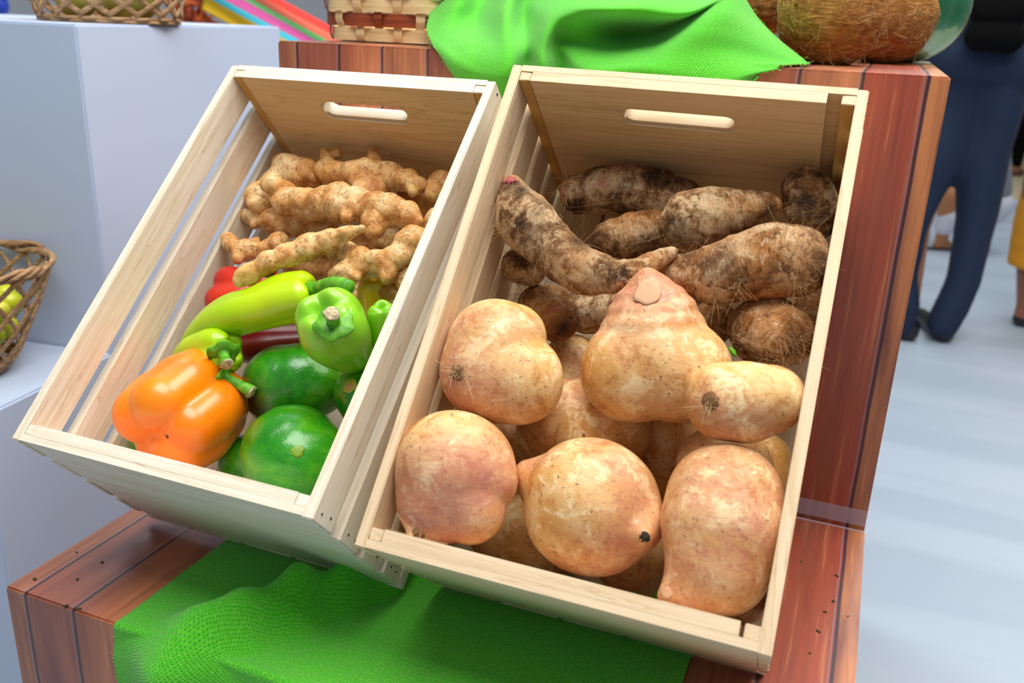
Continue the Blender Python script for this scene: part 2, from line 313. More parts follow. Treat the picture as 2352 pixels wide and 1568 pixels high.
STEM = Mat('pepper_stem'); _v = STEM.obj((60, 60, 60)); STEM = STEM.out(STEM.ramp(STEM.noise(_v, 2, 3), (.3, srgb(60, 140, 20)), (.6, srgb(110, 180, 40)), (.8, srgb(150, 196, 80))), .5)
CUT = Mat('dry_cut_stem'); _v = CUT.obj((200, 200, 200)); CUT = CUT.out(CUT.ramp(CUT.noise(_v, 2, 4), (.3, srgb(140, 118, 84)), (.6, srgb(206, 190, 150)), (.8, srgb(236, 226, 196))), .8)
FIBRE = plain('root_fibre', (170, 130, 84), .8); DKFIB = plain('dark_root_fibre', (92, 62, 40), .85); STRAW = plain('pale_fibre', (206, 178, 130), .8)
def coco_mat():
    m = Mat('coconut_husk'); v = m.obj((70, 70, 460)); a = m.noise(v, 1, 5, .65, 1.4); b = m.noise(m.obj(), 22, 4, .6)
    c = m.ramp(a, (.3, srgb(104, 62, 28)), (.48, srgb(166, 112, 56)), (.62, srgb(202, 148, 84)), (.8, srgb(222, 178, 112)))
    c = m.mix(m.val(b, .5, .7, 0, .5), c, srgb(140, 88, 44)); return m.out(c, .9, m.bump(a, .003, .9, m.bump(b, .004, .6)), Specular_IOR_Level=.15)
COCO = coco_mat()
def melon_mat():
    m = Mat('watermelon_rind'); s = m.n('SeparateXYZ', Vector=m.n('TexCoord').outputs['Object']); n = m.noise(m.obj((1, 1, 1), rnd=False), 34, 5, .7, 1.)
    w = m.math('ADD', m.math('MULTIPLY', s.outputs[2], 34.), m.math('MULTIPLY', n, 1.7)); f = m.math('SINE', w)
    c = m.ramp(m.val(f, -1, 1), (.0, srgb(168, 200, 130)), (.38, srgb(150, 186, 110)), (.46, srgb(40, 130, 60)), (.8, srgb(10, 96, 50)))
    return m.out(c, .16, m.bump(n, .001, .2), Coat_Weight=.4)
MELON = melon_mat()
WICK = Mat('wicker'); _v = WICK.obj((30, 30, 160)); WICK = WICK.out(WICK.ramp(WICK.noise(_v, 2, 4), (.3, srgb(128, 92, 60)), (.55, srgb(178, 138, 94)), (.8, srgb(204, 170, 124))), .55)
def rough_white(name, c, sp=0.):
    m = Mat(name); n = m.noise(m.obj(rnd=False), 3, 3); col = m.mix(m.val(n, .4, .65, 0, .35), srgb(*c), srgb(c[0] - 8, c[1] - 2, c[2]))
    if sp: q = m.noise(m.obj(rnd=False), 26, 5, .7); col = m.mix(m.val(q, .66, .72, 0, .4), col, srgb(150, 168, 186)); st = m.noise(m.obj((.4, 4, 1), rnd=False), 1, 3); col = m.mix(m.val(st, .45, .6, 0, .3), col, srgb(196, 206, 218))
    return m.out(col, .45 if sp else .6, m.bump(n, .004, .2))
WHITE = rough_white('white_board', (196, 208, 230)); FLOOR = rough_white('floor_vinyl', (164, 177, 190), 1.)
def stripes_mat():
    m = Mat('striped_cloth'); s = m.n('SeparateXYZ', Vector=m.n('UVMap').outputs[0])
    st = [(0, (224, 180, 20)), (.295, (224, 180, 20)), (.305, (60, 186, 206)), (.415, (60, 186, 206)), (.42, (190, 30, 70)), (.44, (214, 88, 158)), (.595, (214, 88, 158)), (.605, (116, 210, 120)), (.72, (116, 210, 120)), (.73, (236, 112, 84)), (.855, (236, 112, 84)), (.865, (232, 58, 44)), (1, (232, 58, 44))]
    return m.out(m.ramp(s.outputs[0], *[(p, srgb(*c)) for p, c in st]), .8)
STRIPE = stripes_mat()
# ------------------------------------------------------------------ setting
FZ = -.484
def grid_plane(name, lo, hi, z, mat):
    return box(name, (lo[0], lo[1], z - .05), (hi[0], hi[1], z), mat, bev=0)
tag(grid_plane('floor', (-6, -3), (6, 5.85), FZ, FLOOR), kind='structure')
BEIGE = plain('beige_carpet', (206, 188, 150), .9)
tag(box('trim_1', (-6, 5.80, FZ), (6, 5.86, FZ + .012), WHITE, bev=.003), kind='structure')
tag(box('floor_carpet', (-6, 5.85, FZ - .05), (6, 9.6, FZ + .004), BEIGE, bev=0), kind='structure')
tag(box('wall_back', (-6, 9.6, FZ - .05), (6, 9.7, 2.6), plain('beige_wall', (214, 198, 164), .8), bev=0), kind='structure')
# ------------------------------------------------------------------ display boxes
def hexa(name, pts, z0, z1, mat, bev=.002, parent=None):
    n = len(pts); c = np.array([*np.mean(pts, axis=0), (z0 + z1)/2]); V = [np.array([*p, z]) - c for z in (z0, z1) for p in pts]
    Fc = [tuple(range(n))[::-1], tuple(range(n, 2*n))] + [(i, (i + 1) % n, n + (i + 1) % n, n + i) for i in range(n)]
    bm = bmesh.new(); me = pymesh(name, V, Fc); bm.from_mesh(me); bmesh.ops.recalc_face_normals(bm, faces=bm.faces[:]); bevelled(bm, bev); bm.to_mesh(me); bm.free()
    o = link(name, me, mat, parent, tuple(c if parent is None else c), smooth=False); return o
XL, XR, YF, TOPZ = -.4897, .2624, -.466, .4826
def printed_box(name, lo, hi):      # origin at the world origin so that the planks run on from box to box
    c = np.array([[x, y, z] for x in (lo[0], hi[0]) for y in (lo[1], hi[1]) for z in (lo[2], hi[2])], float)
    me = pymesh(name, c, [(0, 1, 3, 2), (4, 6, 7, 5), (0, 4, 5, 1), (2, 3, 7, 6), (0, 2, 6, 4), (1, 5, 7, 3)])
    bm = bmesh.new(); bm.from_mesh(me); bmesh.ops.recalc_face_normals(bm, faces=bm.faces[:]); bevelled(bm, .0018); bm.to_mesh(me); bm.free()
    return link(name, me, PRINT, smooth=False)
up = printed_box('display_plinth', (XL, .003, FZ), (XR, .6, TOPZ))
tag(up, 'tall reddish wood print display box the two crates lean against', 'display box', 'wood print display boxes')
lw = printed_box('display_plinth', (XL + .003, YF, FZ), (XR + .001, .0025, -.003))
tag(lw, 'low reddish wood print display box under the crates and green cloth', 'display box', 'wood print display boxes')
TAPE = Mat('clear_tape'); TAPE = TAPE.out(srgb(214, 190, 200), .12, Alpha=.32)
box('clear_tape', (.10, .0020, .002), (XR - .001, .0026, .021), TAPE, up, bev=0)
box('clear_tape', (.10, -.004, -.0028), (XR, -.0006, -.0020), TAPE, lw, bev=0)
# grey lip across the back of the upper box top
box('folded_lip', (XL + .002, .578, TOPZ), (XR - .012, .6, TOPZ + .002), plain('grey_edge', (176, 164, 156), .5), up, bev=.0005)
# white stand to the left, same step shape
C0 = np.array([-.856, .046]); sd = np.array([-.12, 1.]); sd /= np.linalg.norm(sd); ld = np.array([-1, -.12]); ld /= np.linalg.norm(ld)
wb = hexa('white_plinth', [C0, C0 + sd*.58, C0 + sd*.58 + ld*1.3, C0 + ld*1.3], FZ, .4885, WHITE, .003)
tag(wb, 'tall white display box carrying the lattice basket, left of the crates', 'display box', 'white display boxes')
ws = hexa('white_plinth', [C0 - sd*.001, C0 + ld*1.3 - sd*.001, C0 + ld*1.3 - sd*.262, C0 - sd*.262], FZ, 0., WHITE, .003)
tag(ws, 'low white display box the basket of green fruit stands on', 'display box', 'white display boxes')
# ------------------------------------------------------------------ crates
NAIL = plain('nail', (70, 66, 62), .5, Metallic=.7)
def crate(s, mats, label, CWm, CLm, CDm, gaps):
    o, Q = FR[s]; e = empty('wooden_crate', tuple(o), Q); tag(e, label, 'crate', 'slatted wooden crates'); TS, TP = .009, .015
    mx, my, mz = mats; j = .0004; W_, L_, D_ = CWm, CLm, CDm
    hs = [(D_ - .038, D_), (D_ - .089, D_ - .052), (D_ - .138, D_ - .102), (D_ - .186, D_ - .150)]
    for side in (0, 1):
        for i, (a, b) in enumerate(hs):
            x0 = 0 if side == 0 else W_ - TS; dx = random.uniform(-.0006, .0006)
            sl = box('side_slat', (x0 + dx*.3, -.0008 + dx, a), (x0 + TS + dx*.3, L_ + dx, b), my, e, .0009, j)
            xx = x0 if side == 0 else W_
            for y in (.006, .009, L_ - .007):
                for q in ((.3, .7) if y != .009 else ()):
                    z = a + (b - a)*q; yy = y + random.uniform(0, .004)
                    nb_ = box('nail', (xx - .0005, yy - .0009, z - .0009), (xx + .0005, yy + .0009, z + .0009), NAIL, None, 0)
                    nb_.parent = sl; nb_.location = Vector(nb_.location) - Vector(sl.location)
    def panel(name, y0, y1, hole):
        bm = bmesh.new(); x0, x1, z0, z1 = TS + .0002, W_ - TS - .0002, .0088, D_ - .0004
        outer = [(x0, z0), (x1, z0), (x1, z1), (x0, z1)]
        if gaps and not hole: pass
        loops = [outer]
        if hole:
            cx, cz, hw, hr = W_/2 - .002, D_ - .042, .0495, (.0098 if not gaps else .0088); lp = []
            for k in range(13): t = -math.pi/2 + math.pi*k/12; lp.append((cx + hw - hr + hr*math.cos(t), cz + hr*math.sin(t)))
            for k in range(13): t = math.pi/2 + math.pi*k/12; lp.append((cx - hw + hr + hr*math.cos(t), cz + hr*math.sin(t)))
            loops.append(lp)
        ed = []
        for lp in loops:
            vs = [bm.verts.new((x - W_/2, 0, z - D_/2)) for x, z in lp]; ed += [bm.edges.new((vs[i], vs[(i + 1) % len(vs)])) for i in range(len(vs))]
        bmesh.ops.triangle_fill(bm, use_beauty=True, edges=ed)
        r = bmesh.ops.extrude_face_region(bm, geom=bm.faces[:]); bmesh.ops.translate(bm, verts=[v for v in r['geom'] if isinstance(v, bmesh.types.BMVert)], vec=(0, y1 - y0, 0))
        bmesh.ops.recalc_face_normals(bm, faces=bm.faces[:])
        if hole:
            es = [e_ for e_ in bm.edges if len(e_.link_faces) == 2 and e_.calc_face_angle(0) > .8 and all(abs(v.co.x) < hw + .001 and abs(v.co.z - cz + D_/2) < hr + .001 for v in e_.verts)]
            bmesh.ops.bevel(bm, geom=es, offset=.0006, segments=2, affect='EDGES', clamp_overlap=True)
        me = bpy.data.meshes.new(name); bm.to_mesh(me); bm.free(); pn = link(name, me, mx, e, (W_/2, y0, D_/2), smooth=False)
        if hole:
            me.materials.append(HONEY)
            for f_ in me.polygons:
                if f_.normal.y < -.99: f_.material_index = 1  # inward face gets the painted shade tone, edges keep the plain pine
    panel('end_panel', 0, .0065, False); panel('end_panel', L_ - .0065, L_, True)
    # inner half of each panel stops short of the corner posts
    g = [.0012, .0035, .0012, .012] if gaps else [.0006, .0006, .0006, .0006]; pw = .0105
    for y0, y1, gl, gr, hole in ((.0060, TP + .0015, g[0], g[1], 0), (L_ - TP - .0015, L_ - .0060, g[2], g[3], 1)):
        a, b = TS + pw + gl, W_ - TS - pw - gr
        if not hole: box('end_panel', (a, y0, .0088), (b, y1, D_ - .0004), mx, e, .0001, 0)
        else:
            z0, z1, x0, x1 = D_ - .0515, D_ - .0305, W_/2 - .052, W_/2 + .052
            bm = bmesh.new(); cx, cz, hw, hr = W_/2 - .002, D_ - .042, .0495, (.0098 if not gaps else .0088); ed = []
            lp = [(cx + hw - hr + hr*math.cos(-math.pi/2 + math.pi*k/12), cz + hr*math.sin(-math.pi/2 + math.pi*k/12)) for k in range(13)] + [(cx - hw + hr + hr*math.cos(math.pi/2 + math.pi*k/12), cz + hr*math.sin(math.pi/2 + math.pi*k/12)) for k in range(13)]
            for l_ in ([(a, .0088), (b, .0088), (b, D_ - .0004), (a, D_ - .0004)], lp):
                vs = [bm.verts.new((x - W_/2, 0, z - D_/2)) for x, z in l_]; ed += [bm.edges.new((vs[i], vs[(i + 1) % len(vs)])) for i in range(len(vs))]
            bmesh.ops.triangle_fill(bm, use_beauty=True, edges=ed)
            r = bmesh.ops.extrude_face_region(bm, geom=bm.faces[:]); bmesh.ops.translate(bm, verts=[v for v in r['geom'] if isinstance(v, bmesh.types.BMVert)], vec=(0, y1 - y0, 0))
            bmesh.ops.recalc_face_normals(bm, faces=bm.faces[:])
            es = [q for q in bm.edges if len(q.link_faces) == 2 and q.calc_face_angle(0) > .8 and all(abs(v.co.x) < hw + .001 and abs(v.co.z - cz + D_/2) < hr + .001 and v.co.y < .001 for v in q.verts)]
            bmesh.ops.bevel(bm, geom=es, offset=.003, segments=4, affect='EDGES', clamp_overlap=True)
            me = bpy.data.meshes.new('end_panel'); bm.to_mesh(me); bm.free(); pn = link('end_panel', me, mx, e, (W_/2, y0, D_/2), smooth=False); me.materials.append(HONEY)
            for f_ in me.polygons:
                if f_.normal.y < -.99: f_.material_index = 1  # shade painted on the inward face only
    for y0, y1 in ((.0067, TP + .001), (L_ - TP - .001, L_ - .0067)):
        for x0 in (TS + .0003, W_ - TS - .0003 - pw):
            po = box('corner_post', (x0, y0, .0088), (x0 + pw, y1, D_ - .0012), mz, e, .0005, .0003); po.data.materials.append(SHADE_TANZ)
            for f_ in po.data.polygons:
                if y0 > .1 and f_.normal.y < -.9: f_.material_index = 1  # rear posts: shade painted on the face towards the inside
    nb = 5; pitch = W_/nb
    for i in range(nb): box('bottom_slat', (i*pitch + .002, -.0004, .0), ((i + 1)*pitch - .002, L_ + .0004, .0086), my, e, .0009, j)
    return e
crate('l', WH, 'pale pine crate holding ginger, peppers and avocados, the left one', .310, .4453, .210, False)
crate('r', WM, 'warm pine crate of taro and jicama roots, the right one', .3082, .4486, .2118, True)
# ------------------------------------------------------------------ green burlap
def surf(name, rows, nu, nv, mat, thick=.0016, uvs=1., solid=None):
    A = np.array([catmull(r, nu) for r in rows]); G = np.array([catmull(A[:, i], nv) for i in range(nu)]).transpose(1, 0, 2)
    if solid is not None:
        for _ in range(6):
            solid(G); G[1:-1] = G[1:-1]*.4 + (G[2:] + G[:-2])*.3
        solid(G)
    V = G.reshape(-1, 3); c = V.mean(0); Fc = [(j*nu + i, j*nu + i + 1, (j + 1)*nu + i + 1, (j + 1)*nu + i) for j in range(nv - 1) for i in range(nu - 1)]
    me = pymesh(name, V - c, Fc); uv = me.uv_layers.new(name='UVMap')
    du = np.linalg.norm(np.diff(G, axis=1), axis=2).mean(0).cumsum(); dv = np.linalg.norm(np.diff(G, axis=0), axis=2).mean(1).cumsum(); du = np.insert(du, 0, 0); dv = np.insert(dv, 0, 0)
    idx = np.empty(len(me.loops), 'i'); me.loops.foreach_get('vertex_index', idx); U = np.stack([du[idx % nu]*uvs, dv[idx//nu]*uvs], 1); uv.data.foreach_set('uv', U.astype('f').ravel())
    o = link(name, me, mat, None, tuple(c)); m = o.modifiers.new('t', 'SOLIDIFY'); m.thickness = thick; m.offset = 0; return o, G
def fringe(parent, line, n, ln, mat, seed, down=(0, 0, -1)):
    g = np.random.default_rng(seed); P = []
    for k in range(n):
        p = np.array(line[g.integers(len(line))]); d = g.normal(size=3); d /= np.linalg.norm(d); d = d*.8 + np.array(down)*.7; q = g.normal(size=3)*.3
        t = np.linspace(0, 1, 6)[:, None]; L = ln*g.uniform(.3, 1.2); P.append((p + d*L*t + q*L*t*t, .00018))
    o = tubes('loose_threads', P, mat, parent, seg=4); tag(o, kind='stuff'); return o
THREAD = plain('green_thread', (150, 220, 70), .8)
def lower_cloth():
    xs = np.array([-.351, -.30, -.25, -.20, -.165, -.13, -.09, -.03, .03, .08, .128]); rows = []
    def ridge(x, y):
        t = np.clip((-.02 - y)/.45, 0, 1.3); xc = -.128 - .02*t - .135*np.clip((-.27 - y)/.2, 0, 1.3); wd = .010 + .024*np.clip((-.27 - y)/.2, 0, 1.2); a = .030 + .018*np.exp(-((y + .37)/.05)**2)
        return a*np.exp(-((x - xc)/wd)**2)
    prof = [(-.010, .46, .22), (-.006, .40, .20), (-.0005, .33, .16), (-.0005, .27, .16), (-.006, .18, .3), (-.010, .03, .5), (-.05, .0, .6), (-.14, .0, .8), (-.22, .0, .97), (-.265, .0, 1), (-.30, .0, 1), (-.34, 0, 1), (-.38, 0, 1), (-.42, 0, 1), (-.452, -.0008, 1), (-.468, -.010, 1), (-.474, -.04, 1), (-.472, -.10, 1), (-.474, -.2, 1), (-.471, -.3, 1)]
    nx = 64
    for y, z, wscale in prof:
        X = catmull(xs[:, None], nx)[:, 0]; xm = -.128; X = xm + (X - xm)*wscale; row = []
        for i, x in enumerate(X):
            if y > -.012: row.append((x, y - (.002 + .008*(.5 + .5*math.sin(x*170)))*(0 if .26 < z < .34 else .7), z)); continue
            h = ridge(x, y) if y > -.47 else ridge(x, -.47)*max(0, 1 + (z + .01)/.25)
            if y < -.46: row.append((x + .003*math.sin(z*30), y - h*.8 - .003*math.sin(x*40), z + (.004 if z > -.03 else 0) - .001*(z > -.02) - .002))
            else: row.append((x, y, -.0012 + z + h + (.0008*math.sin(x*90 + y*60) if y < -.3 else 0)))
        rows.append(row)
    def solid(G):
        y, z = G[..., 1], G[..., 2]; m = (y > YF - .003) & (z < -.0008) & (y < .0); top = m & ((-.0008 - z) < (y - YF + .003)); G[..., 2][top] = -.0008; G[..., 1][m & ~top] = YF - .003
        G[..., 1][(z > .0) & (y > .0008)] = .0008
    o, G = surf('burlap_runner', rows, 300, 420, BURLAP, .0014, solid=solid)
    tag(o, 'bright green burlap lying on the low box beneath the crates and hanging over its front', 'cloth', 'green burlap cloths')
    ed = [G[j, -1] for j in range(140, 400)]; fringe(o, ed, 160, .010, THREAD, 3, (.6, -.3, .1)); fringe(o, [G[j, 0] for j in range(140, 400)], 50, .004, THREAD, 4, (-.7, 0, .1))
lower_cloth()
def upper_cloth():
    R = [ # px, py, y : hem first, then back over the box top
      [(1100,260,-.012),(1130,270,-.016),(1150,280,-.014),(1180,285,-.02),(1220,290,-.014),(1260,290,-.02),(1300,290,-.014),(1400,300,-.02),(1500,300,-.014),(1640,290,-.018),(1742,176,-.012)],
      [(1012,128,-.008),(1048,178,-.024),(1100,198,-.030),(1160,212,-.034),(1210,205,-.010),(1250,200,-.038),(1290,200,-.006),(1370,205,-.036),(1500,215,-.040),(1660,205,-.028),(1748,166,-.006)],
      [(992,100,.008),(1035,132,-.026),(1095,158,-.042),(1165,170,-.046),(1212,142,-.006),(1245,150,-.046),(1290,140,-.003),(1350,168,-.050),(1480,163,-.054),(1640,172,-.030),(1790,158,.0)],
      [(980,66,.05),(1022,88,.020),(1085,100,-.006),(1165,122,-.036),(1208,100,.002),(1245,110,-.038),(1285,108,-.003),(1360,142,-.034),(1470,140,-.040),(1620,118,-.022),(1830,160,.05)],
      [(985,42,.09),(1035,45,.065),(1095,48,.10),(1160,62,.005),(1205,50,.085),(1255,64,-.022),(1300,80,.004),(1400,112,.004),(1500,106,.002),(1640,70,-.012),(1856,157,.105)],
      [(990,16,.13),(1050,8,.09),(1110,5,.145),(1165,15,.04),(1210,5,.13),(1270,26,.005),(1340,36,-.020),(1430,72,.055),(1530,64,.050),(1665,24,.010),(1790,92,.14)],
      [(1000,-15,.17),(1065,-25,.12),(1120,-25,.18),(1180,-28,.09),(1230,-30,.17),(1300,-2,.05),(1390,14,-.022),(1480,24,-.020),(1580,30,-.010),(1690,-10,.06),(1745,48,.18)],
      [(1030,-50,.22),(1090,-60,.19),(1150,-62,.22),(1210,-65,.18),(1270,-62,.21),(1340,-32,.14),(1430,-14,.09),(1510,-8,.06),(1610,-5,.08),(1680,-30,.12),(1700,0,.21)],
      [(1080,-20,.31),(1140,-35,.31),(1200,-38,.31),(1260,-38,.31),(1320,-38,.31),(1390,-36,.28),(1460,-30,.24),(1530,-24,.22),(1600,-20,.22),(1650,-20,.24),(1670,10,.28)]]
    rows = [[tuple(on(x, y, 1, yy)) for x, y, yy in r] for r in R]
    rows.append([(p[0], .36, TOPZ + .004) for p in rows[-1]])
    rows = [[(p[0], p[1], max(p[2], TOPZ + .0015) if p[1] > .004 else p[2]) for p in r] for r in rows]
    def solid(G):
        y, z = G[..., 1], G[..., 2]; m = (y > .000) & (z < TOPZ + .0028); top = m & ((TOPZ + .0028 - z) < y + .004); G[..., 2][top] = TOPZ + .0028; G[..., 1][m & ~top] = .0
    o, G = surf('burlap_cloth', rows, 300, 260, BURLAP, .0014, solid=solid)
    tag(o, 'bunched bright green burlap draped over the tall box between basket and coconuts', 'cloth', 'green burlap cloths')
    fringe(o, [G[j, -1] for j in range(20, 200)], 110, .005, THREAD, 6, (.5, -.3, 0)); fringe(o, [G[j, 0] for j in range(20, 200)], 50, .004, THREAD, 7, (-.5, 0, 0))
upper_cloth()
# bits of leaf and dirt fallen on the low box
g = np.random.default_rng(12); V = []; Fc = []
for px, py in [(176, 1268), (178, 1330), (152, 1391), (182, 1398), (235, 1291), (1840, 1290), (1922, 1322), (1915, 1380), (1880, 1450), (1895, 1405), (1948, 1415), (1860, 1500), (80, 1330)]:
    P = on(px, py, 2, -.0028); k = len(V); r = g.uniform(.0008, .0019); a0 = g.uniform(0, 6.28); n = 7
    for z_ in (0., .0007):
        for i in range(n): a = 2*math.pi*i/n; q = np.array([r*1.7*math.cos(a), r*.8*math.sin(a)])*g.uniform(.7, 1.2); V.append(P + np.array([q[0]*math.cos(a0) - q[1]*math.sin(a0), q[0]*math.sin(a0) + q[1]*math.cos(a0), z_]))
    Fc += [tuple(range(k, k + n))[::-1], tuple(range(k + n, k + 2*n))] + [(k + i, k + (i + 1) % n, k + n + (i + 1) % n, k + n + i) for i in range(n)]
V = np.array(V); c = V.mean(0); tag(link('leaf_crumbs', pymesh('leaf_crumbs', V - c, Fc), plain('dry_crumb', (62, 60, 34), .8), None, tuple(c)), 'dark crumbs of leaf and soil scattered on the low wood print box', 'crumbs', kind='stuff')
# ------------------------------------------------------------------ produce
PROD = {   # crate, height above its bottom (mm), chains of (px, py, dw, radius px)
 'J1': ('r', 178, [[[1138,800,0,117],[1122,848,0,114]],[[1180,770,0,77],[1150,790,0,100]],[[1122,848,0,114],[1150,862,0,108],[1192,868,0,104]]]),
 'J2': ('r', 155, [[[1454,852,0,120],[1505,835,0,128],[1558,852,0,120]],[[1502,795,0,128],[1501,748,5,108],[1497,702,12,74],[1492,664,20,45],[1488,638,26,25]]]),
 'J3': ('r', 190, [[[1668,920,0,93],[1712,921,0,99],[1765,915,0,84]]]),
 'J4': ('r', 186, [[[1045,1075,0,134],[1012,1150,0,98],[978,1203,6,44],[957,1230,12,22],[948,1241,14,12]],[[1045,1075,0,134],[1108,1105,0,77]],[[1045,1100,0,120],[1082,1170,0,78]]]),
 'J5': ('r', 155, [[[1358,1165,0,157]],[[1330,1150,0,120],[1240,1108,4,58],[1208,1084,8,30],[1200,1082,9,18]],[[1362,1165,0,157],[1438,1190,4,92],[1466,1218,22,46],[1478,1230,32,24],[1481,1233,36,14]]]),
 'J6': ('r', 172, [[[1663,1145,0,134],[1662,1205,0,143],[1645,1288,0,120],[1600,1338,0,82],[1556,1360,4,48],[1532,1368,8,30]]]),
 'J7': ('r', 93, [[[1300,980,0,112],[1340,985,0,118],[1385,990,0,105]]]),
 'J8': ('r', 65, [[[1170,1220,0,90],[1240,1230,0,95]]]),
 'J9': ('r', 62, [[[1440,1290,0,76],[1480,1260,0,75]]]),
 'J10': ('r', 54, [[[1312,835,0,68],[1330,880,0,70]]]),
 'J11': ('r', 55, [[[1535,1005,0,82],[1540,1075,0,75]]]),
 'J12': ('r', 108, [[[1640,1072,0,95],[1690,1070,0,85]]]),
 'J13': ('r', 65, [[[1760,1050,0,55],[1755,1110,0,55]]]),
 'J14': ('r', 65, [[[1680,1340,0,80],[1695,1350,0,78]]]),
 'J15': ('r', 57, [[[1180,1010,0,60],[1150,1010,0,50]]]),
 'T1': ('r', 172, [[[1178,432,0,28],[1185,460,0,43],[1205,500,0,60],[1245,545,0,60],[1290,590,0,56],[1340,620,0,52],[1400,635,0,42],[1460,628,0,31],[1510,600,-8,21],[1545,580,-12,12]]]),
 'T2': ('r', 90, [[[1335,448,0,48],[1380,440,0,58],[1440,440,0,62],[1510,450,0,58],[1570,455,0,42],[1612,460,0,28]]]),
 'T3': ('r', 98, [[[1408,545,0,46],[1455,540,0,56],[1510,535,-5,56],[1550,530,-10,48]]]),
 'T4': ('r', 129, [[[1578,508,0,65],[1620,500,0,63],[1670,492,0,54],[1715,482,0,42],[1758,475,0,33],[1774,470,0,23]]]),
 'T5': ('r', 106, [[[1855,438,8,56],[1862,460,0,62],[1875,500,-25,50]]]),
 'T6': ('r', 148, [[[1545,625,-8,32],[1590,635,-4,52],[1640,630,0,68],[1700,615,0,76],[1770,602,0,81],[1828,600,0,76]]]),
 'T7': ('r', 113, [[[1735,750,-15,70],[1765,760,0,84],[1790,772,10,72]]]),
 'T8': ('r', 100, [[[1235,700,-10,45],[1262,718,0,56],[1278,735,8,50]]]),
 'T9': ('r', 115, [[[1192,608,0,42],[1215,622,0,36]]]),
 'T10': ('r', 70, [[[1345,715,0,52],[1420,710,0,50]]]),
 'T11': ('r', 75, [[[1640,738,0,50],[1620,770,0,45]]]),
 'T12': ('r', 65, [[[1845,690,0,45],[1840,770,0,45]]]),
 'O1': ('l', 131, [[[400,960,0,118],[440,935,0,118],[470,930,0,105]]]),
 'A1': ('l', 84, [[[655,890,0,96],[690,882,0,92],[728,888,0,68]]]),
 'A2': ('l', 105, [[[670,1042,0,115],[685,1060,0,115]]]),
 'A3': ('l', 95, [[[832,905,0,66],[845,925,0,66]]]),
 'A4': ('l', 50, [[[560,1060,0,60]]]),
 'A5': ('l', 87, [[[350,1000,0,50]]]),
 'P1': ('l', 147, [[[706,677,0,60],[650,688,0,63],[592,708,0,55],[532,725,-3,53],[484,747,-10,42],[444,778,-22,27],[424,806,-32,15]]]),
 'P2': ('l', 165, [[[772,732,0,80],[785,780,-8,74],[805,830,-16,42]]]),
 'P3': ('l', 132, [[[440,820,-10,56],[480,815,-5,60],[515,820,0,56]]]),
 'P4': ('l', 120, [[[895,770,0,36],[885,800,0,32]]]),
 'R1': ('l', 105, [[[528,648,0,38],[560,655,0,38],[610,655,0,40]],[[508,690,0,38],[560,690,0,44]]]),
 'R2': ('l', 60, [[[640,790,0,60],[690,790,0,60]]]),
 'Y1': ('l', 97, [[[862,700,0,40]]]),
 'G1': ('l', 135, [[[650,465,0,27],[690,462,0,30],[730,470,0,34],[780,470,0,38],[830,468,0,33],[870,480,0,36],[915,490,0,33],[950,502,0,22],[962,510,0,14]],[[665,455,0,24],[645,437,0,23],[624,425,2,20]],[[790,480,5,16],[796,500,6,13]],[[818,470,5,16],[820,484,8,13]],[[860,485,0,26],[862,525,4,25]],[[720,470,5,16],[712,486,5,11]]]),
 'G2': ('l', 110, [[[700,405,0,30],[665,395,0,34],[635,420,0,30],[600,448,0,28],[582,462,0,20],[592,472,3,18]],[[655,395,0,22],[642,372,0,17]],[[700,405,0,24],[724,412,0,17]]]),
 'G3': ('l', 116, [[[752,388,0,24],[768,400,0,29],[800,402,0,27],[840,412,0,37],[885,402,0,33],[930,412,0,26],[962,425,0,18]],[[840,410,0,36],[850,440,0,36]],[[858,395,0,16],[857,370,0,14],[858,350,0,12]],[[755,380,0,18],[748,355,0,15],[772,352,0,12]],[[940,420,4,16],[948,440,6,14]]]),
 'G4': ('l', 98, [[[568,495,0,15],[590,500,0,20],[630,510,0,26],[680,515,0,28],[720,530,0,24],[760,532,0,22]],[[600,500,0,16],[588,515,4,14]]]),
 'G5': ('l', 165, [[[548,646,0,15],[562,634,0,20],[590,618,0,24],[640,598,0,26],[700,572,0,26],[750,552,0,24],[800,535,0,19],[830,527,0,14]]]),
 'G6': ('l', 110, [[[522,550,0,17],[535,562,0,18],[562,572,0,22],[600,575,0,20],[640,560,0,22]],[[560,572,0,20],[548,594,3,14]],[[575,560,0,14],[590,552,0,10]]]),
 'G7': ('l', 141, [[[955,545,0,28],[935,560,0,32],[912,588,0,28],[880,602,0,30],[850,608,0,26],[812,585,0,26],[782,572,0,19],[765,582,2,13]],[[850,610,0,25],[800,622,2,24],[766,632,2,17]],[[800,622,2,18],[822,640,4,12]],[[795,625,2,18],[790,655,2,13]],[[890,605,0,24],[885,635,0,17]]]),
 'G8': ('l', 105, [[[1012,425,0,26],[1020,420,0,26]],[[1005,430,3,20],[998,448,4,15]]]),
 'G9': ('l', 110, [[[1000,500,0,20],[990,512,0,18],[978,522,0,12]]]),
 'G10': ('l', 124, [[[948,616,0,20],[930,630,0,22],[910,636,0,14]],[[930,630,0,20],[925,650,0,14]]]),
 'G11': ('l', 113, [[[882,674,0,12],[900,668,0,18],[920,672,0,19]],[[905,668,0,14],[905,652,0,9]]]),
 'G12': ('l', 71, [[[890,705,0,20],[875,725,0,24],[862,748,0,18]]]),
 'G13': ('l', 65, [[[680,610,0,30],[760,610,0,30],[830,650,0,34],[830,690,0,30]]]),
 'G14': ('l', 75, [[[990,470,0,26],[960,465,0,30],[920,455,0,30]]]),
 'G15': ('l', 60, [[[800,560,0,25],[850,560,0,30],[890,540,0,30]]]),
}
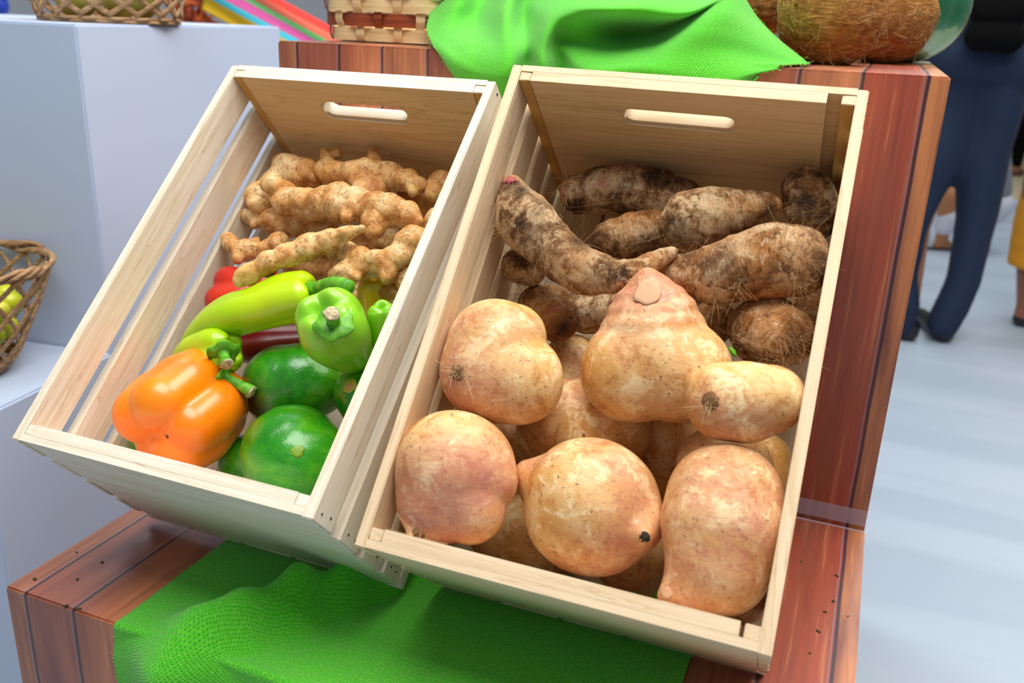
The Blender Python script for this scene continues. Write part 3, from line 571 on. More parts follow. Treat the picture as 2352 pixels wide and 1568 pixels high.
def spheres(k, shrink=1.):
    s, wb_, chs = PROD[k]; out = []; arc = []
    for ch in chs:
        a0 = 0.
        for a, b in zip(ch, ch[1:]):
            n = max(1, int(math.hypot(a[0] - b[0], a[1] - b[1])/(.22*max(8, min(a[3], b[3])))))
            for i in range(n):
                q = [a[j] + (b[j] - a[j])*i/n for j in range(4)]; P = inc(s, q[0], q[1], wb_ + q[2]); out.append((*P, q[3]*dep(P)/F))
        q = ch[-1]; P = inc(s, q[0], q[1], wb_ + q[2]); out.append((*P, q[3]*dep(P)/F))
    out = np.array(out); arc = [0.]
    for i in range(1, len(out)):
        d = np.linalg.norm(out[i, :3] - out[i-1, :3]); arc.append(arc[-1] + (d if d < .03 else 0))
    return out, np.array(arc)
def at(k, px, py, dw=0): s, wb_, _ = PROD[k]; return inc(s, px, py, wb_ + dw)
def surf_pt(o, px, py):            # where the line of sight through px,py meets mesh o
    d = Vector(ray(px, py)).normalized(); L = Vector(o.location); ok, loc, no, _ = o.ray_cast(Vector(CC) - L, d)
    return (np.array(loc + L), np.array(no)) if ok else (None, None)
def near(P, r, gain=1.): P = np.asarray(P); return lambda X: gain*np.exp(-(np.linalg.norm(X - P, axis=1)/r)**2)
def strands(name, o, spots, mat, n, ln, seed, r=.00016, curl=.6):
    g = np.random.default_rng(seed); paths = []
    for px, py in spots:
        for _ in range(n):
            P, N = surf_pt(o, px + g.normal()*7, py + g.normal()*7)
            if P is None: continue
            d = N*.5 + g.normal(size=3)*curl; q = g.normal(size=3)*.7; t = np.linspace(0, 1, 8)[:, None]; L = ln*g.uniform(.4, 1.2)
            paths.append((P - N*.0006 + d*L*t + q*L*t*t - np.array([0, 0, .5])*L*t*t, r))
    if paths: x = tubes(name, paths, mat, o, seg=4); tag(x, kind='stuff'); return x
# jicama ------------------------------------------------------------
def dimple(P, r, a): P = np.asarray(P); return lambda X: -a*np.exp(-(np.linalg.norm(X - P, axis=1)/r)**2)
JL = {
 'J1': 'large heart-shaped tan jicama with a notch, against the left slats below the curved taro',
 'J2': 'big pale jicama whose blunt pink neck points up at the taro roots',
 'J3': 'oval jicama with a rooty scar on its left, against the right slats',
 'J4': 'pinkish jicama with a pointed hairy tip touching the front panel, in the left corner',
 'J5': 'round jicama with a pink nipple each side, at the middle of the front',
 'J6': 'tall jicama with a narrow pink foot in the front right corner, the highest one',
 'J7': 'pale jicama with a small round stem dot, lying under the three middle ones',
 'J8': 'shaded jicama under the front, between the left corner one and the round one',
 'J9': 'shaded jicama at the front panel between the round one and the tall one',
 'J10': 'pinkish jicama glimpsed between the heart-shaped one and the pink-necked one',
 'J11': 'dark shaded jicama deep in the gap right of the one with a stem dot',
 'J12': 'tan jicama tucked behind the tall one and beneath the oval one',
 'J13': 'shadowed jicama beside the right slats behind the tall one',
 'J14': 'olive brown jicama at the very bottom of the front right corner',
 'J15': 'dark jicama in the gap between the heart-shaped and left corner ones'}
G0 = 'jicama roots in the right crate'
JT = {'J2': [((1490, 660, 20), .034, 1.), ((1496, 720, 14), .045, .9)], 'J4': [((990, 1180, 0), .045, 1.), ((1135, 1090, 10), .028, .9), ((1060, 1110, 30), .03, .6)], 'J5': [((1215, 1088, 4), .022, .9), ((1450, 1225, 14), .040, .9), ((1380, 1250, 20), .03, .4)],
      'J6': [((1580, 1335, 0), .055, 1.), ((1720, 1230, 30), .03, .5)], 'J1': [((1060, 870, 20), .038, .8)], 'J3': [((1640, 975, 0), .03, .5)]}
JO = {}
for i, k in enumerate(k for k in PROD if k[0] == 'J'):
    S, arc = spheres(k); f1 = Fake(38, 10 + i); f2 = Fake(90, 40 + i)
    ts = [near(at(k, *q), r, gn) for q, r, gn in JT.get(k, [])]
    tn = (lambda ts: (lambda X: np.clip(sum([t(X) for t in ts]), 0, 1) if ts else np.zeros(len(X))))(ts)
    big = k in ('J1', 'J2', 'J3', 'J4', 'J5', 'J6', 'J7')
    def dp(X, s_, c, f1=f1, f2=f2, k=k):
        d = .0011*f1(X) + .00035*f2(X)
        if k == 'J2':
            P0 = at('J2', 1492, 655, 22); rr = np.linalg.norm(X + c - P0, axis=1); d += .0006*np.sin(rr*520 + .5*f1(X))*np.exp(-((rr - .035)/.022)**2)
        if k == 'J1': d -= .0055*np.exp(-(np.linalg.norm(X + c - at('J1', 1262, 772, 20), axis=1)/.011)**2)
        return d
    o = JO[k] = lump('jicama', S, JIC, .0019 if big else .003, 7, dp, tint=tn, grow=1.012)
    tag(o, JL[k], 'jicama', G0)
def cap(name, o, px, py, r, h, mat, seed=0, lump_=.3):
    """a rough little disc sitting on the skin"""
    P, N = surf_pt(o, px, py)
    if P is None: return
    v, f = ico(3); g = Fake(7, seed); R = 1 + lump_*.3*g(v*1.)
    z = N/np.linalg.norm(N); x = np.cross(z, [0, 0, 1.]); x /= np.linalg.norm(x); y = np.cross(z, x)
    V = (v*R[:, None])*np.array([r, r, h]); V = V[:, :1]*x + V[:, 1:2]*y + V[:, 2:]*z
    return link(name, pymesh(name, V, f), mat, o, tuple(P - np.array(o.location)))
SCAR = plain('root_scar', (128, 88, 54), .9); SCARL = plain('cut_scar', (206, 160, 122), .8); PINK = plain('pink_bud', (168, 78, 78), .7)
cap('root_scar', JO['J1'], 1050, 856, .0065, .0022, SCAR, 1, .4); strands('root_hairs', JO['J1'], [(1050, 856), (1060, 848)], STRAW, 26, .009, 1)
cap('root_scar', JO['J3'], 1632, 920, .0065, .0022, SCAR, 2, .4); strands('root_hairs', JO['J3'], [(1632, 918), (1628, 934)], STRAW, 22, .008, 2)
cap('cut_neck', JO['J2'], 1487, 672, .0115, .0014, SCARL, 3, .2); strands('root_hairs', JO['J2'], [(1462, 650), (1478, 636)], STRAW, 14, .008, 3)
cap('root_scar', JO['J4'], 962, 1226, .0040, .0022, SCAR, 4, 1.); strands('root_hairs', JO['J4'], [(962, 1226)], STRAW, 22, .010, 4)
cap('root_scar', JO['J5'], 1481, 1232, .0036, .0018, plain('dark_scar', (52, 38, 24), .9), 5, 1.); cap('stem_dot', JO['J7'], 1341, 996, .0014, .004, SCARL, 6)
cap('root_scar', JO['J6'], 1530, 1362, .0046, .0014, SCARL, 7, .4)
P0, _ = surf_pt(JO['J4'], 1128, 1107); P1, _ = surf_pt(JO['J5'], 1192, 1128)
if P0 is not None and P1 is not None:
    mid = (P0 + P1)/2 + np.array([0, -.01, .006]); tubes('root_thread', [(catmull([P0, P0*.6 + mid*.4 + np.array([0, 0, .004]), mid, P1], 20), .00025)], STRAW, JO['J4'], seg=5)
# taro ----------------------------------------------------------------
TL = {
 'T1': 'long curved taro root with a red tip, arching from the left slats to the middle',
 'T2': 'large ringed taro root with a pink bud, lying at the back panel on the left',
 'T3': 'plump taro root in the hollow of the curved one, half under its neighbour',
 'T4': 'pear-shaped taro root with a dark round end and narrow pale tail, at the centre back',
 'T5': 'taro root seen end-on in the back right corner',
 'T6': 'largest shaggy brown taro root, lying across to the right slats',
 'T7': 'round hairy taro root with a dark end facing out, above the oval jicama',
 'T8': 'dark purplish taro root with a pink bud, behind the heart-shaped jicama',
 'T9': 'small dark taro root by the left slats beneath the curved one',
 'T10': 'taro root in deep shade behind the pink-necked jicama, on its left',
 'T11': 'taro root in deep shade right of the neck of the pink-necked jicama',
 'T12': 'shadowed taro root beside the right slats, behind the round hairy one'}
TT = {'T1': [((1174, 420, 0), .010)], 'T2': [((1380, 416, 30), .006), ((1300, 444, 10), .010)], 'T8': [((1272, 714, 26), .005)]}
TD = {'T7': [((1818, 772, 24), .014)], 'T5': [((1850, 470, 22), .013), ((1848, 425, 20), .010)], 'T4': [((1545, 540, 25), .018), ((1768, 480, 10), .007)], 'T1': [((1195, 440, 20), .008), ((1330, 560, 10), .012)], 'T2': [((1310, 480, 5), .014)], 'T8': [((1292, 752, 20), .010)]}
TO = {}
for i, k in enumerate(k for k in PROD if k[0] == 'T'):
    S, arc = spheres(k); f1 = Fake(60, 110 + i); f2 = Fake(260, 140 + i); f3 = Fake(700, 180 + i)
    ts = [near(at(k, *q), r, 1.2) for q, r in TT.get(k, [])]
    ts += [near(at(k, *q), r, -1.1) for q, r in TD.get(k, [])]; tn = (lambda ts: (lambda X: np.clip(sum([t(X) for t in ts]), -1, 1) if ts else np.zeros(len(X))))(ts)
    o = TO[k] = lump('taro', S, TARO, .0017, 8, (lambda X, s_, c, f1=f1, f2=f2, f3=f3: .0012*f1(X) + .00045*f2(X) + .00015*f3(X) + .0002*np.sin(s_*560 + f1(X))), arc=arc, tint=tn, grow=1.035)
    tag(o, TL[k], 'taro', 'taro roots in the right crate')
cap('bud_tip', TO['T1'], 1174, 416, .0045, .0030, PINK, 11, .5)
strands('root_hairs', TO['T1'], [(1180, 440), (1160, 520), (1240, 470), (1290, 510), (1225, 590), (1330, 560), (1420, 615)], FIBRE, 9, .014, 21)
strands('root_hairs', TO['T2'], [(1310, 430), (1330, 400), (1300, 470), (1350, 495)], FIBRE, 22, .020, 22)
strands('root_hairs', TO['T4'], [(1520, 520), (1560, 560), (1600, 560), (1700, 540)], FIBRE, 10, .012, 23)
strands('root_hairs', TO['T3'], [(1370, 560), (1400, 580), (1440, 590)], DKFIB, 10, .012, 24)
strands('root_hairs', TO['T6'], [(1840, 560), (1850, 600), (1850, 640), (1830, 660), (1600, 590), (1700, 650), (1800, 560), (1640, 680)], FIBRE, 16, .016, 25)
strands('root_hairs', TO['T7'], [(1815, 775), (1820, 740), (1815, 800), (1790, 765), (1700, 700), (1760, 820), (1800, 830), (1690, 780)], FIBRE, 18, .015, 26)
strands('root_hairs', TO['T8'], [(1290, 760), (1250, 670), (1310, 720), (1220, 680)], DKFIB, 18, .014, 27)
strands('root_hairs', TO['T5'], [(1850, 400), (1870, 500), (1840, 480)], FIBRE, 12, .014, 28); strands('root_hairs', TO['T9'], [(1180, 590), (1200, 640)], DKFIB, 10, .012, 29)
P0, N0 = surf_pt(TO['T7'], 1838, 770)
if P0 is not None: tubes('long_root_hair', [(catmull([P0, P0 + N0*.006 + UX*-.012, P0 + N0*.005 - UX*.022 - RX*.003, P0 + N0*.003 - UX*.034], 20), .0004)], FIBRE, TO['T7'], seg=5)
# ginger ----------------------------------------------------------------
GL = {
 'G1': 'longest knobbly ginger root, lying across the middle of the heap',
 'G2': 'curled ginger root at the top left of the heap, stub pointing up beside the slats',
 'G3': 'wide ginger root at the back panel with a finger sticking straight up',
 'G4': 'shaded ginger root directly beneath the longest one, end against the left slats',
 'G5': 'straight slim ginger root slanting down over the red pepper',
 'G6': 'stubby ginger root with two round ends by the left slats, above the slim slanting one',
 'G7': 'thick pale branched ginger root above the green bell pepper',
 'G8': 'round ginger root at the right slats, topmost and nearest the back panel',
 'G9': 'small ginger end at the right slats, beside the tail of the longest root',
 'G10': 'small ginger knob at the right slats, below the thick branched root',
 'G11': 'little ginger nub at the right slats, just above the yellow pepper',
 'G12': 'ginger root at the right slats, between yellow pepper and half-hidden green pepper',
 'G13': 'shaded ginger root showing under the slim slanting one',
 'G14': 'brown ginger root behind the tail of the longest one',
 'G15': 'ginger root in the dark gap left of the thick branched one'}
GT = {'G5': [((550, 640, 0), .02)], 'G3': [((948, 440, 6), .006)], 'G1': [((628, 428, 2), .01)], 'G8': [((998, 448, 4), .008)]}
for i, k in enumerate(k for k in PROD if k[0] == 'G'):
    S, arc = spheres(k); f1 = Fake(130, 210 + i); f2 = Fake(300, 240 + i)
    ts = [near(at(k, *q), r, .9) for q, r in GT.get(k, [])]
    tn = (lambda ts: (lambda X: np.clip(sum([t(X) for t in ts]), 0, 1) if ts else np.zeros(len(X))))(ts)
    rad = S[:, 3]*(1.06 + .12*np.sin(arc*300 + i)); S2 = S.copy(); S2[:, 3] = rad
    o = lump('ginger_root', S2, GING, .0013, 4, (lambda X, s_, c, f1=f1, f2=f2: .0011*f1(X) + .0006*f2(X) - .0003*np.clip(np.sin(s_*620 + f1(X)*1.2) - .55, 0, 1)), arc=arc, tint=tn, grow=1.03)
    tag(o, GL[k], 'ginger', 'ginger roots in the left crate')
# avocados ----------------------------------------------------------------
AL = {'A1': 'dark green avocado with a brown bruise, in the middle of the left crate',
      'A2': 'glossy bright green avocado at the front panel right of the orange pepper',
      'A3': 'green avocado with a yellow stem scar, at the right slats',
      'A4': 'dark avocado low in the gap between orange pepper and front avocado',
      'A5': 'green avocado glimpsed in the front left corner behind the orange pepper'}
AOB = {}
for i, k in enumerate(('A1', 'A2', 'A3', 'A4', 'A5')):
    S, arc = spheres(k); f1 = Fake(50, 310 + i); f2 = Fake(300, 340 + i)
    tn = near(at('A1', 596, 912, 14), .025, 1.5) if k == 'A1' else (lambda X: np.zeros(len(X)))
    o = AOB[k] = lump('avocado', S, AVO, .0018, 14, (lambda X, s_, c, f1=f1, f2=f2: .0006*f1(X) + .00012*f2(X)), tint=lambda X, tn=tn: np.clip(tn(X), 0, 1), grow=1.01); tag(o, AL[k], 'avocado', 'avocados in the left crate')
AS = plain('avocado_scar', (190, 180, 60), .5); cap('stem_scar', AOB['A3'], 804, 886, .0068, .0012, AS, 31); cap('stem_scar', AOB['A3'], 805, 888, .0042, .0019, plain('scar_core', (206, 160, 96), .8), 32); cap('stem_scar', AOB['A2'], 684, 1036, .0055, .0009, plain('navel', (120, 160, 40), .4), 33)
# peppers ----------------------------------------------------------------
def stem(o, P, d, ln, r, seed, bend=None, curve=None):
    d = np.asarray(d, float); d /= np.linalg.norm(d); g = np.random.default_rng(seed); b = g.normal(size=3)*.15 if bend is None else np.asarray(bend)
    t = np.linspace(0, 1, 14)[:, None]; path = P + d*ln*t + b*ln*t*t; rr = r*np.interp(t[:, 0], [0, .15, .6, 1], [1.25, .95, .95, 1.2])
    # calyx: a scalloped plate at the foot
    x = np.cross(d, [0, 0, 1.]); x /= np.linalg.norm(x); y = np.cross(d, x); V = [P + d*.002]; Fc = []; m = 40
    for q, h in ((.5, .0014), (1., .0008), (1.02, -.0008), (.5, -.0006)):
        for k in range(m):
            th = 2*math.pi*k/m; rad = r*2.7*q*(1 + .08*math.cos(5*th + seed)*q + .03*math.sin(9*th)); V.append(P + (math.cos(th)*x + math.sin(th)*y)*rad + d*h)
    for k in range(m): Fc.append((0, 1 + k, 1 + (k + 1) % m))
    for j in range(3):
        for k in range(m): a, b2 = 1 + j*m + k, 1 + j*m + (k + 1) % m; Fc.append((a, a + m, b2 + m, b2))
    V = np.array(V); c = V.mean(0); link('calyx', pymesh('calyx', V - c, Fc), STEM, o, tuple(c - np.array(o.location)))
    s_ = tubes('stem', [(path, rr)], STEM, o, seg=14); e_ = path[-1]; t_ = d + b*2; t_ /= np.linalg.norm(t_)
    v, f = ico(3); z = t_; X = np.cross(z, [0, 0, 1.]); X /= np.linalg.norm(X); Y = np.cross(z, X); fk = Fake(6, seed)
    vv = v*(1 + .12*fk(v))[:, None]*np.array([r*1.12, r*1.12, r*.35]); vv = vv[:, :1]*X + vv[:, 1:2]*Y + vv[:, 2:]*z
    link('stem_end', pymesh('stem_end', vv, f), CUT, s_, tuple(e_ - np.array(o.location) - np.array(s_.location)))
def bell(k, c, ax, L, R, mat, label, nl, amp, ph, prof=None, seed=0, d0=.014, d1=.012, lumpy=.0008):
    c = np.asarray(c); ax = np.asarray(ax)/np.linalg.norm(ax); prof = prof or [(0, .78), (.05, .87), (.15, .96), (.3, 1.), (.55, .98), (.8, .88), (.94, .74), (1, .64)]
    pts = [c + ax*L*(t - .5) for t, _ in prof]; o = sweep('bell_pepper', pts, [R*q for _, q in prof], mat, nl, amp, d0, d1, ph, seed=seed, lumpy=lumpy); tag(o, label, 'bell pepper', 'sweet peppers in the left crate'); return o, pts[0], -ax
ax = RX*-.28 + UX*-.36 + VX*-.88                     # from stem end to blossom end, towards the camera
co = at('O1', 424, 943); sc = dep(co)/F
a_ = ax/np.linalg.norm(ax); x_ = np.cross(a_, UX); x_ /= np.linalg.norm(x_); y_ = np.cross(x_, a_); R_ = 131*sc; S = []
for th, lo, hi, rr, of in ((.35, -.62, .50, .57, .47), (1.75, -.60, .56, .60, .44), (3.2, -.60, .46, .56, .46), (4.35, -.62, .52, .58, .46), (5.35, -.55, .40, .50, .50)):
    for t in np.linspace(0, 1, 14):
        z_ = lo + (hi - lo)*t; S.append((*(co + a_*R_*z_ + (math.cos(th)*x_ + math.sin(th)*y_)*R_*of*(1 - .10*max(0, z_) - .16*max(0, -z_))), R_*rr*(1 - .10*abs(t - .5)*2)))
S.append((*(co - a_*R_*.2), R_*.6)); fo = Fake(42, 77)
o = lump('bell_pepper', S, PORA, .0016, 16, lambda X, s_, c: .0012*fo(X)); tag(o, 'large orange bell pepper with its blossom end up, in the front left corner', 'bell pepper', 'sweet peppers in the left crate')
stem(o, at('O1', 515, 868, 0), RX*.8 - UX*.30 - VX*.1, .030, .0056, 2)
cap('blossom_scar', o, 384, 1002, .0018, .0008, plain('blossom_scar', (110, 60, 20), .8), 41)
co = at('P2', 782, 776, -6); sc = dep(co)/F
o, p0, d_ = bell('P2', co, RX*.20 - UX*.50 + VX*.80, .085, 84*sc, PGRE, 'bright green bell pepper facing out stem first, at the centre right of its crate', 4, .15, .3, [(0, .82), (.05, .90), (.15, .98), (.3, 1.), (.5, .92), (.75, .72), (.92, .52), (1, .40)], 5, .006, .003)
P, N = surf_pt(o, 768, 742); stem(o, P - N*.001, -VX*.85 + UX*.55 + RX*.02, .015, .0062, 5, bend=np.zeros(3))
co = at('P3', 466, 815, -4); sc = dep(co)/F
o, p0, d_ = bell('P3', co, -RX*.80 + UX*-.15 + VX*.45, .074, 62*sc, PLIM, 'small lime green bell pepper above the orange one, against the left slats', 4, .20, .9, [(0, .80), (.05, .89), (.15, .98), (.3, 1.), (.6, .85), (.85, .6), (1, .35)], 8, .007, .003)
P, N = surf_pt(o, 512, 812); stem(o, P - N*.001, RX*.35 - UX*.55 - VX*.55, .016, .0055, 8, bend=np.zeros(3))
S, arc = spheres('P4'); co = at('P4', 892, 782); sc = dep(co)/F
o, p0, d_ = bell('P4', co, -UX*.75 + VX*.4 + RX*.1, .07, 42*sc, PGRE, 'green bell pepper mostly hidden by the right slats', 3, .22, .2, None, 9)
o = lump('bell_pepper', spheres('R1')[0], PRED, .002, 8); tag(o, 'bright red pepper under the slim ginger root, by the left slats', 'bell pepper', 'sweet peppers in the left crate')
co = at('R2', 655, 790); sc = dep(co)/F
o, p0, d_ = bell('R2', co, RX*.9 + UX*.05, .090, 60*sc, PRED_SHADE, 'red pepper coloured darker for the shade beneath the long lime pepper', 3, .22, .4, None, 12)
co = at('Y1', 862, 702); sc = dep(co)/F
o, p0, d_ = bell('Y1', co, -UX*.8 + VX*.3, .055, 42*sc, PYEL, 'yellow pepper peeping out under the ginger at the right slats', 3, .2, .4, None, 13)
pts = [at('P1', q[0], q[1], q[2]) for q in PROD['P1'][2][0]]; rad = [q[3]*dep(p_)/F for q, p_ in zip(PROD['P1'][2][0], pts)]
o = sweep('long_pepper', pts, rad, PLIM, 3, .16, .007, 0, .9, seed=4, wob=.0)
tag(o, 'long tapering lime green pepper lying across the crate below the ginger', 'pepper', 'sweet peppers in the left crate')
P, N = surf_pt(o, 727, 668)
if P is None: P = at('P1', 727, 668, 8)
path = catmull([at('P1', 718, 668, 2), at('P1', 740, 657, 16), at('P1', 770, 651, 24), at('P1', 802, 660, 28)], 24)
tubes('stem', [(path, np.interp(np.linspace(0, 1, 24), [0, .2, 1], [.010, .0062, .0072]))], STEM, o, seg=14)
# leaf bits
def leaf(px, py, k, L, ang, label):
    P = at(k, px, py, 25); n = 9; V = []
    for i in range(n):
        t = i/(n - 1); hw = L*.22*math.sin(math.pi*min(1, t*1.02)); c = P + (RX*math.cos(ang) + UX*math.sin(ang))*L*(t - .5)
        V += [c - UX*hw*math.cos(ang) + RX*hw*math.sin(ang), c - VX*.001, c + UX*hw*math.cos(ang) - RX*hw*math.sin(ang)]
    Fc = [(i*3 + j, i*3 + j + 1, i*3 + j + 4, i*3 + j + 3) for i in range(n - 1) for j in range(2)]; V = np.array(V); c = V.mean(0)
    o = link('leaf', pymesh('leaf', V - c, Fc), plain('leaf_green', (110, 190, 40), .5), None, tuple(c)); m = o.modifiers.new('t', 'SOLIDIFY'); m.thickness = .0005; tag(o, label, 'leaf')
leaf(1683, 808, 'T7', .010, -.9, 'bright green leaf scrap between the pink-necked jicama and round taro')
leaf(1507, 1368, 'J9', .010, 1.2, 'green leaf scrap at the front panel beside the tall jicama foot')
# ------------------------------------------------------------------ things on the tall box
def coconut(px, py, r, y, label, seed, tuft):
    P = on(px, py, 1, y); R = r*dep(P)/F; P = np.array([P[0], P[1], max(P[2], TOPZ + R*.96)]); S = [(*P, R), (*(P + np.array([0, 0, R*.10])), R*.96)]
    f1 = Fake(30, seed); f2 = Fake(240, seed + 1); f3 = Fake(900, seed + 2)
    o = lump('coconut', S, COCO, .0022, 6, lambda X, s_, c: .0030*f1(X) + .0011*f2(X*np.array([1, 1, .25])) + .0007*f3(X*np.array([1, 1, .2])))
    tag(o, label, 'coconut', 'brown husked coconuts on the tall box')
    g = np.random.default_rng(seed); paths = []; L = np.array(o.location)
    n = len(o.data.vertices)
    for _ in range(tuft):
        v = o.data.vertices[g.integers(n)]; p = np.array(v.co) + L; N = np.array(v.normal); z = np.cross(N, g.normal(size=3)); z = z/np.linalg.norm(z)*.9 + np.array([0, 0, -.5 if g.random() < .6 else .6]); t = np.linspace(0, 1, 7)[:, None]; ln = .018*g.uniform(.4, 1.3)
        paths.append((p - N*.0008 + z*ln*t + N*.0022*np.sin(t*2.6), .00016))
    tag(tubes('husk_fibres', paths, STRAW, o, seg=4), kind='stuff'); return o, P, R
o, P, R = coconut(1905, 42, 120, .205, 'nearest and largest brown coconut, beside the green burlap corner', 51, 300)
q = [np.array([math.sin(a)*R*.55, -R*.80 - .003, R*(.30 + .25*math.cos(a*2))]) for a in np.linspace(-1.4, 1.3, 14)]
tubes('husk_ridge', [([P + R*1.02*v/np.linalg.norm(v) for v in q], .0034)], COCO, o, seg=8)
coconut(2040, 40, 104, .36, 'brown coconut behind the nearest one, in front of the watermelon', 61, 220)
coconut(1752, -18, 92, .30, 'greyer coconut half hidden behind the green burlap', 71, 160)
# watermelon
P = on(2100, -28, 1, .46); R = 132*dep(P)/F; S = [(P[0] - .02, P[1], TOPZ + R*.98, R), (P[0] + .0, P[1] + .03, TOPZ + R*.98, R)]
o = lump('watermelon', S, MELON, .004, 8, None); tag(o, 'striped green watermelon at the right end of the tall box', 'watermelon')
# plaited basket, brown and cream
def plaited(c, a, b, h, flare, label):
    e = empty('plaited_basket', c); tag(e, label, 'basket'); n = 11; cream = Mat('cream_splint'); v = cream.obj((8, 8, 90)); cream = cream.out(cream.ramp(cream.noise(v, 2, 3), (.3, srgb(214, 180, 120)), (.6, srgb(240, 214, 160)), (.85, srgb(250, 232, 190))), .5)
    brown = Mat('brown_splint'); v = brown.obj((8, 8, 90)); brown = brown.out(brown.ramp(brown.noise(v, 2, 3), (.3, srgb(110, 48, 20)), (.6, srgb(160, 76, 36)), (.85, srgb(186, 104, 56))), .5)
    def rim(t, z, off): k = 1 + flare*z/h; q = 4; ct, st = math.cos(t), math.sin(t); s_ = (abs(ct)**q + abs(st)**q)**(-1/q); x, y = a*s_*ct*k, b*s_*st*k; l = math.hypot(x, y); return np.array([x*(1 + off/l), y*(1 + off/l), z])
    def strip(name, pts, wd, upv, mat, th=.0009):   # flat splint
        P = np.array(pts); T = np.gradient(P, axis=0); T /= np.linalg.norm(T, axis=1)[:, None]; up_ = np.array(upv, float); N = np.cross(T, up_); N /= np.linalg.norm(N, axis=1)[:, None]; B = np.cross(N, T)
        V = []; Fc = []
        for p, n_, b_ in zip(P, N, B): V += [p + b_*wd/2 + n_*th, p - b_*wd/2 + n_*th, p - b_*wd/2 - n_*th, p + b_*wd/2 - n_*th]
        m = len(P)
        for i in range(m - 1):
            for k in range(4): a_, c_ = i*4 + k, i*4 + (k + 1) % 4; Fc.append((a_, c_, c_ + 4, a_ + 4))
        Fc += [(0, 3, 2, 1), tuple((m - 1)*4 + k for k in range(4))]; V = np.array(V); c_ = V.mean(0); link(name, pymesh(name, V - c_, Fc), mat, e, tuple(c_), smooth=False)
    nb = 5; bw = h/nb; N = 2*n
    for j in range(nb):
        pts = [rim(2*math.pi*i/(N*6), bw*(j + .5), .0020*math.sin(math.pi*i/6*1. + math.pi*j)) for i in range(N*6 + 1)]
        strip('woven_band', pts, bw*.90, (0, 0, 1), cream if j % 2 == 0 else brown)
    for i in range(N):
        t = 2*math.pi*(i + .5)/N; pts = [rim(t, z, -.0020*math.sin(math.pi*(i + .5) + math.pi*(z/bw - .5))) for z in np.linspace(.001, h, 60)]; T = rim(t + .02, 0, 0) - rim(t, 0, 0)
        strip('upright_splint', pts, .0115, T/np.linalg.norm(T), (cream, brown, cream)[i % 3], .0007)
    pts = [rim(2*math.pi*i/90, h + .002, 0) for i in range(91)]; r_ = tubes('rim', [(pts, .0048)], cream, None, seg=8); r_.parent = e
    bt = [rim(2*math.pi*i/60, .0005, -.002) for i in range(60)]; V = [p for p in bt] + [p + np.array([0, 0, .003]) for p in bt]; m = 60
    link('base', pymesh('base', V, [tuple(range(m))[::-1], tuple(range(m, 2*m))] + [(i, (i + 1) % m, m + (i + 1) % m, m + i) for i in range(m)]), cream, e, (0, 0, 0), smooth=False)
pl = on(690, 88, 2, TOPZ); pr = on(976, 101, 2, TOPZ)
cx = (pl[0] + pr[0])/2; plaited((-.408, .185, TOPZ + .001), .090, .075, .09, .16, 'brown and cream plaited splint basket on the left end of the tall box')
# lattice baskets of cane on the white boxes
def lattice(c, r0, r1, h, label, seed, nst=30, rot=None, sx=1.3, foot=6):
    e = empty('lattice_basket', c, rot); tag(e, label, 'basket', 'cane lattice baskets'); g = np.random.default_rng(seed)
    def R(z): t = np.clip(z/h, 0, 1.1); return r0 + (r1 - r0)*t**.62
    def pt(t, z, off=0.): k = R(z) + off; return np.array([sx*k*math.cos(t), k*math.sin(t), z])
    for dr, nm in ((1, 'cane_strand'), (-1, 'cane_strand')):
        for i in range(nst):
            t0 = 2*math.pi*i/nst; w_ = g.uniform(-.02, .02); zs = np.linspace(.012, h*.98, 24)
            pts = [pt(t0 + dr*1.15*z/h + w_, z, dr*.0012 + .0012*math.sin(z/h*14 + i)) for z in zs]; o_ = tubes(nm, [(pts, .0040, [np.array([p[0], p[1], 0])/max(1e-6, math.hypot(p[0], p[1])) for p in pts])], WICK, None, seg=8, flat=.5); o_.parent = e
    for k in range(4):
        pts = [pt(t, h + .004*math.sin(t*9 + k*1.6) + .002*k, .004*math.cos(t*9 + k*1.6)) for t in np.linspace(0, 2*math.pi, 160)]; o_ = tubes('rim_cane', [(pts, .0036)], WICK, None, seg=8); o_.parent = e
    P_ = []
    for k in range(foot):
        z = .003 + k*.0045; P_.append(([pt(t, z, .0018*math.sin(t*nst/1. + k*math.pi)) for t in np.linspace(0, 2*math.pi, 400)], .0027))
    o_ = tubes('woven_foot', P_, WICK, None, seg=6); o_.parent = e
    m = 48; bt = [pt(2*math.pi*i/m, .001) for i in range(m)]; V = bt + [p + np.array([0, 0, .003]) for p in bt]; link('base', pymesh('base', V, [tuple(range(m))[::-1], tuple(range(m, 2*m))] + [(i, (i + 1) % m, m + (i + 1) % m, m + i) for i in range(m)]), WICK, e, (0, 0, 0), smooth=False)
    return e, R
bc = on(213, 57, 2, .4885); bc = np.array([-1.06, .235, .4885]); bl = on(45, 55, 1, .16); br = on(385, 57, 1, .16)
bx = (bl[0] + br[0])/2; hw = (br[0] - bl[0])/2
lattice((bx - .045, .245, .4887), .088, .105, .085, 'cane lattice basket on the tall white box, top left', 3, 17, foot=2)
fr0 = Mat('green_fruit_skin'); fr0 = fr0.out(fr0.ramp(fr0.noise(fr0.obj((10, 10, 10)), 2, 3), (.3, srgb(150, 170, 20)), (.55, srgb(206, 210, 40)), (.8, srgb(232, 226, 90))), .35)
def fruit(P, r, label, grp, seed, mat=None):
    f1 = Fake(60, seed); o = lump('yellow_green_fruit', [(*P, r), (P[0] + r*.3, P[1], P[2] + r*.15, r*.9)], mat or fr0, .003, 6, lambda X, s_, c: .0006*f1(X)); tag(o, label, 'fruit', grp)
spots = [((-.07, -.01), .5), ((-.02, -.04), .5), ((.03, -.03), .5), ((.07, .0), .5), ((.0, .03), .5)]
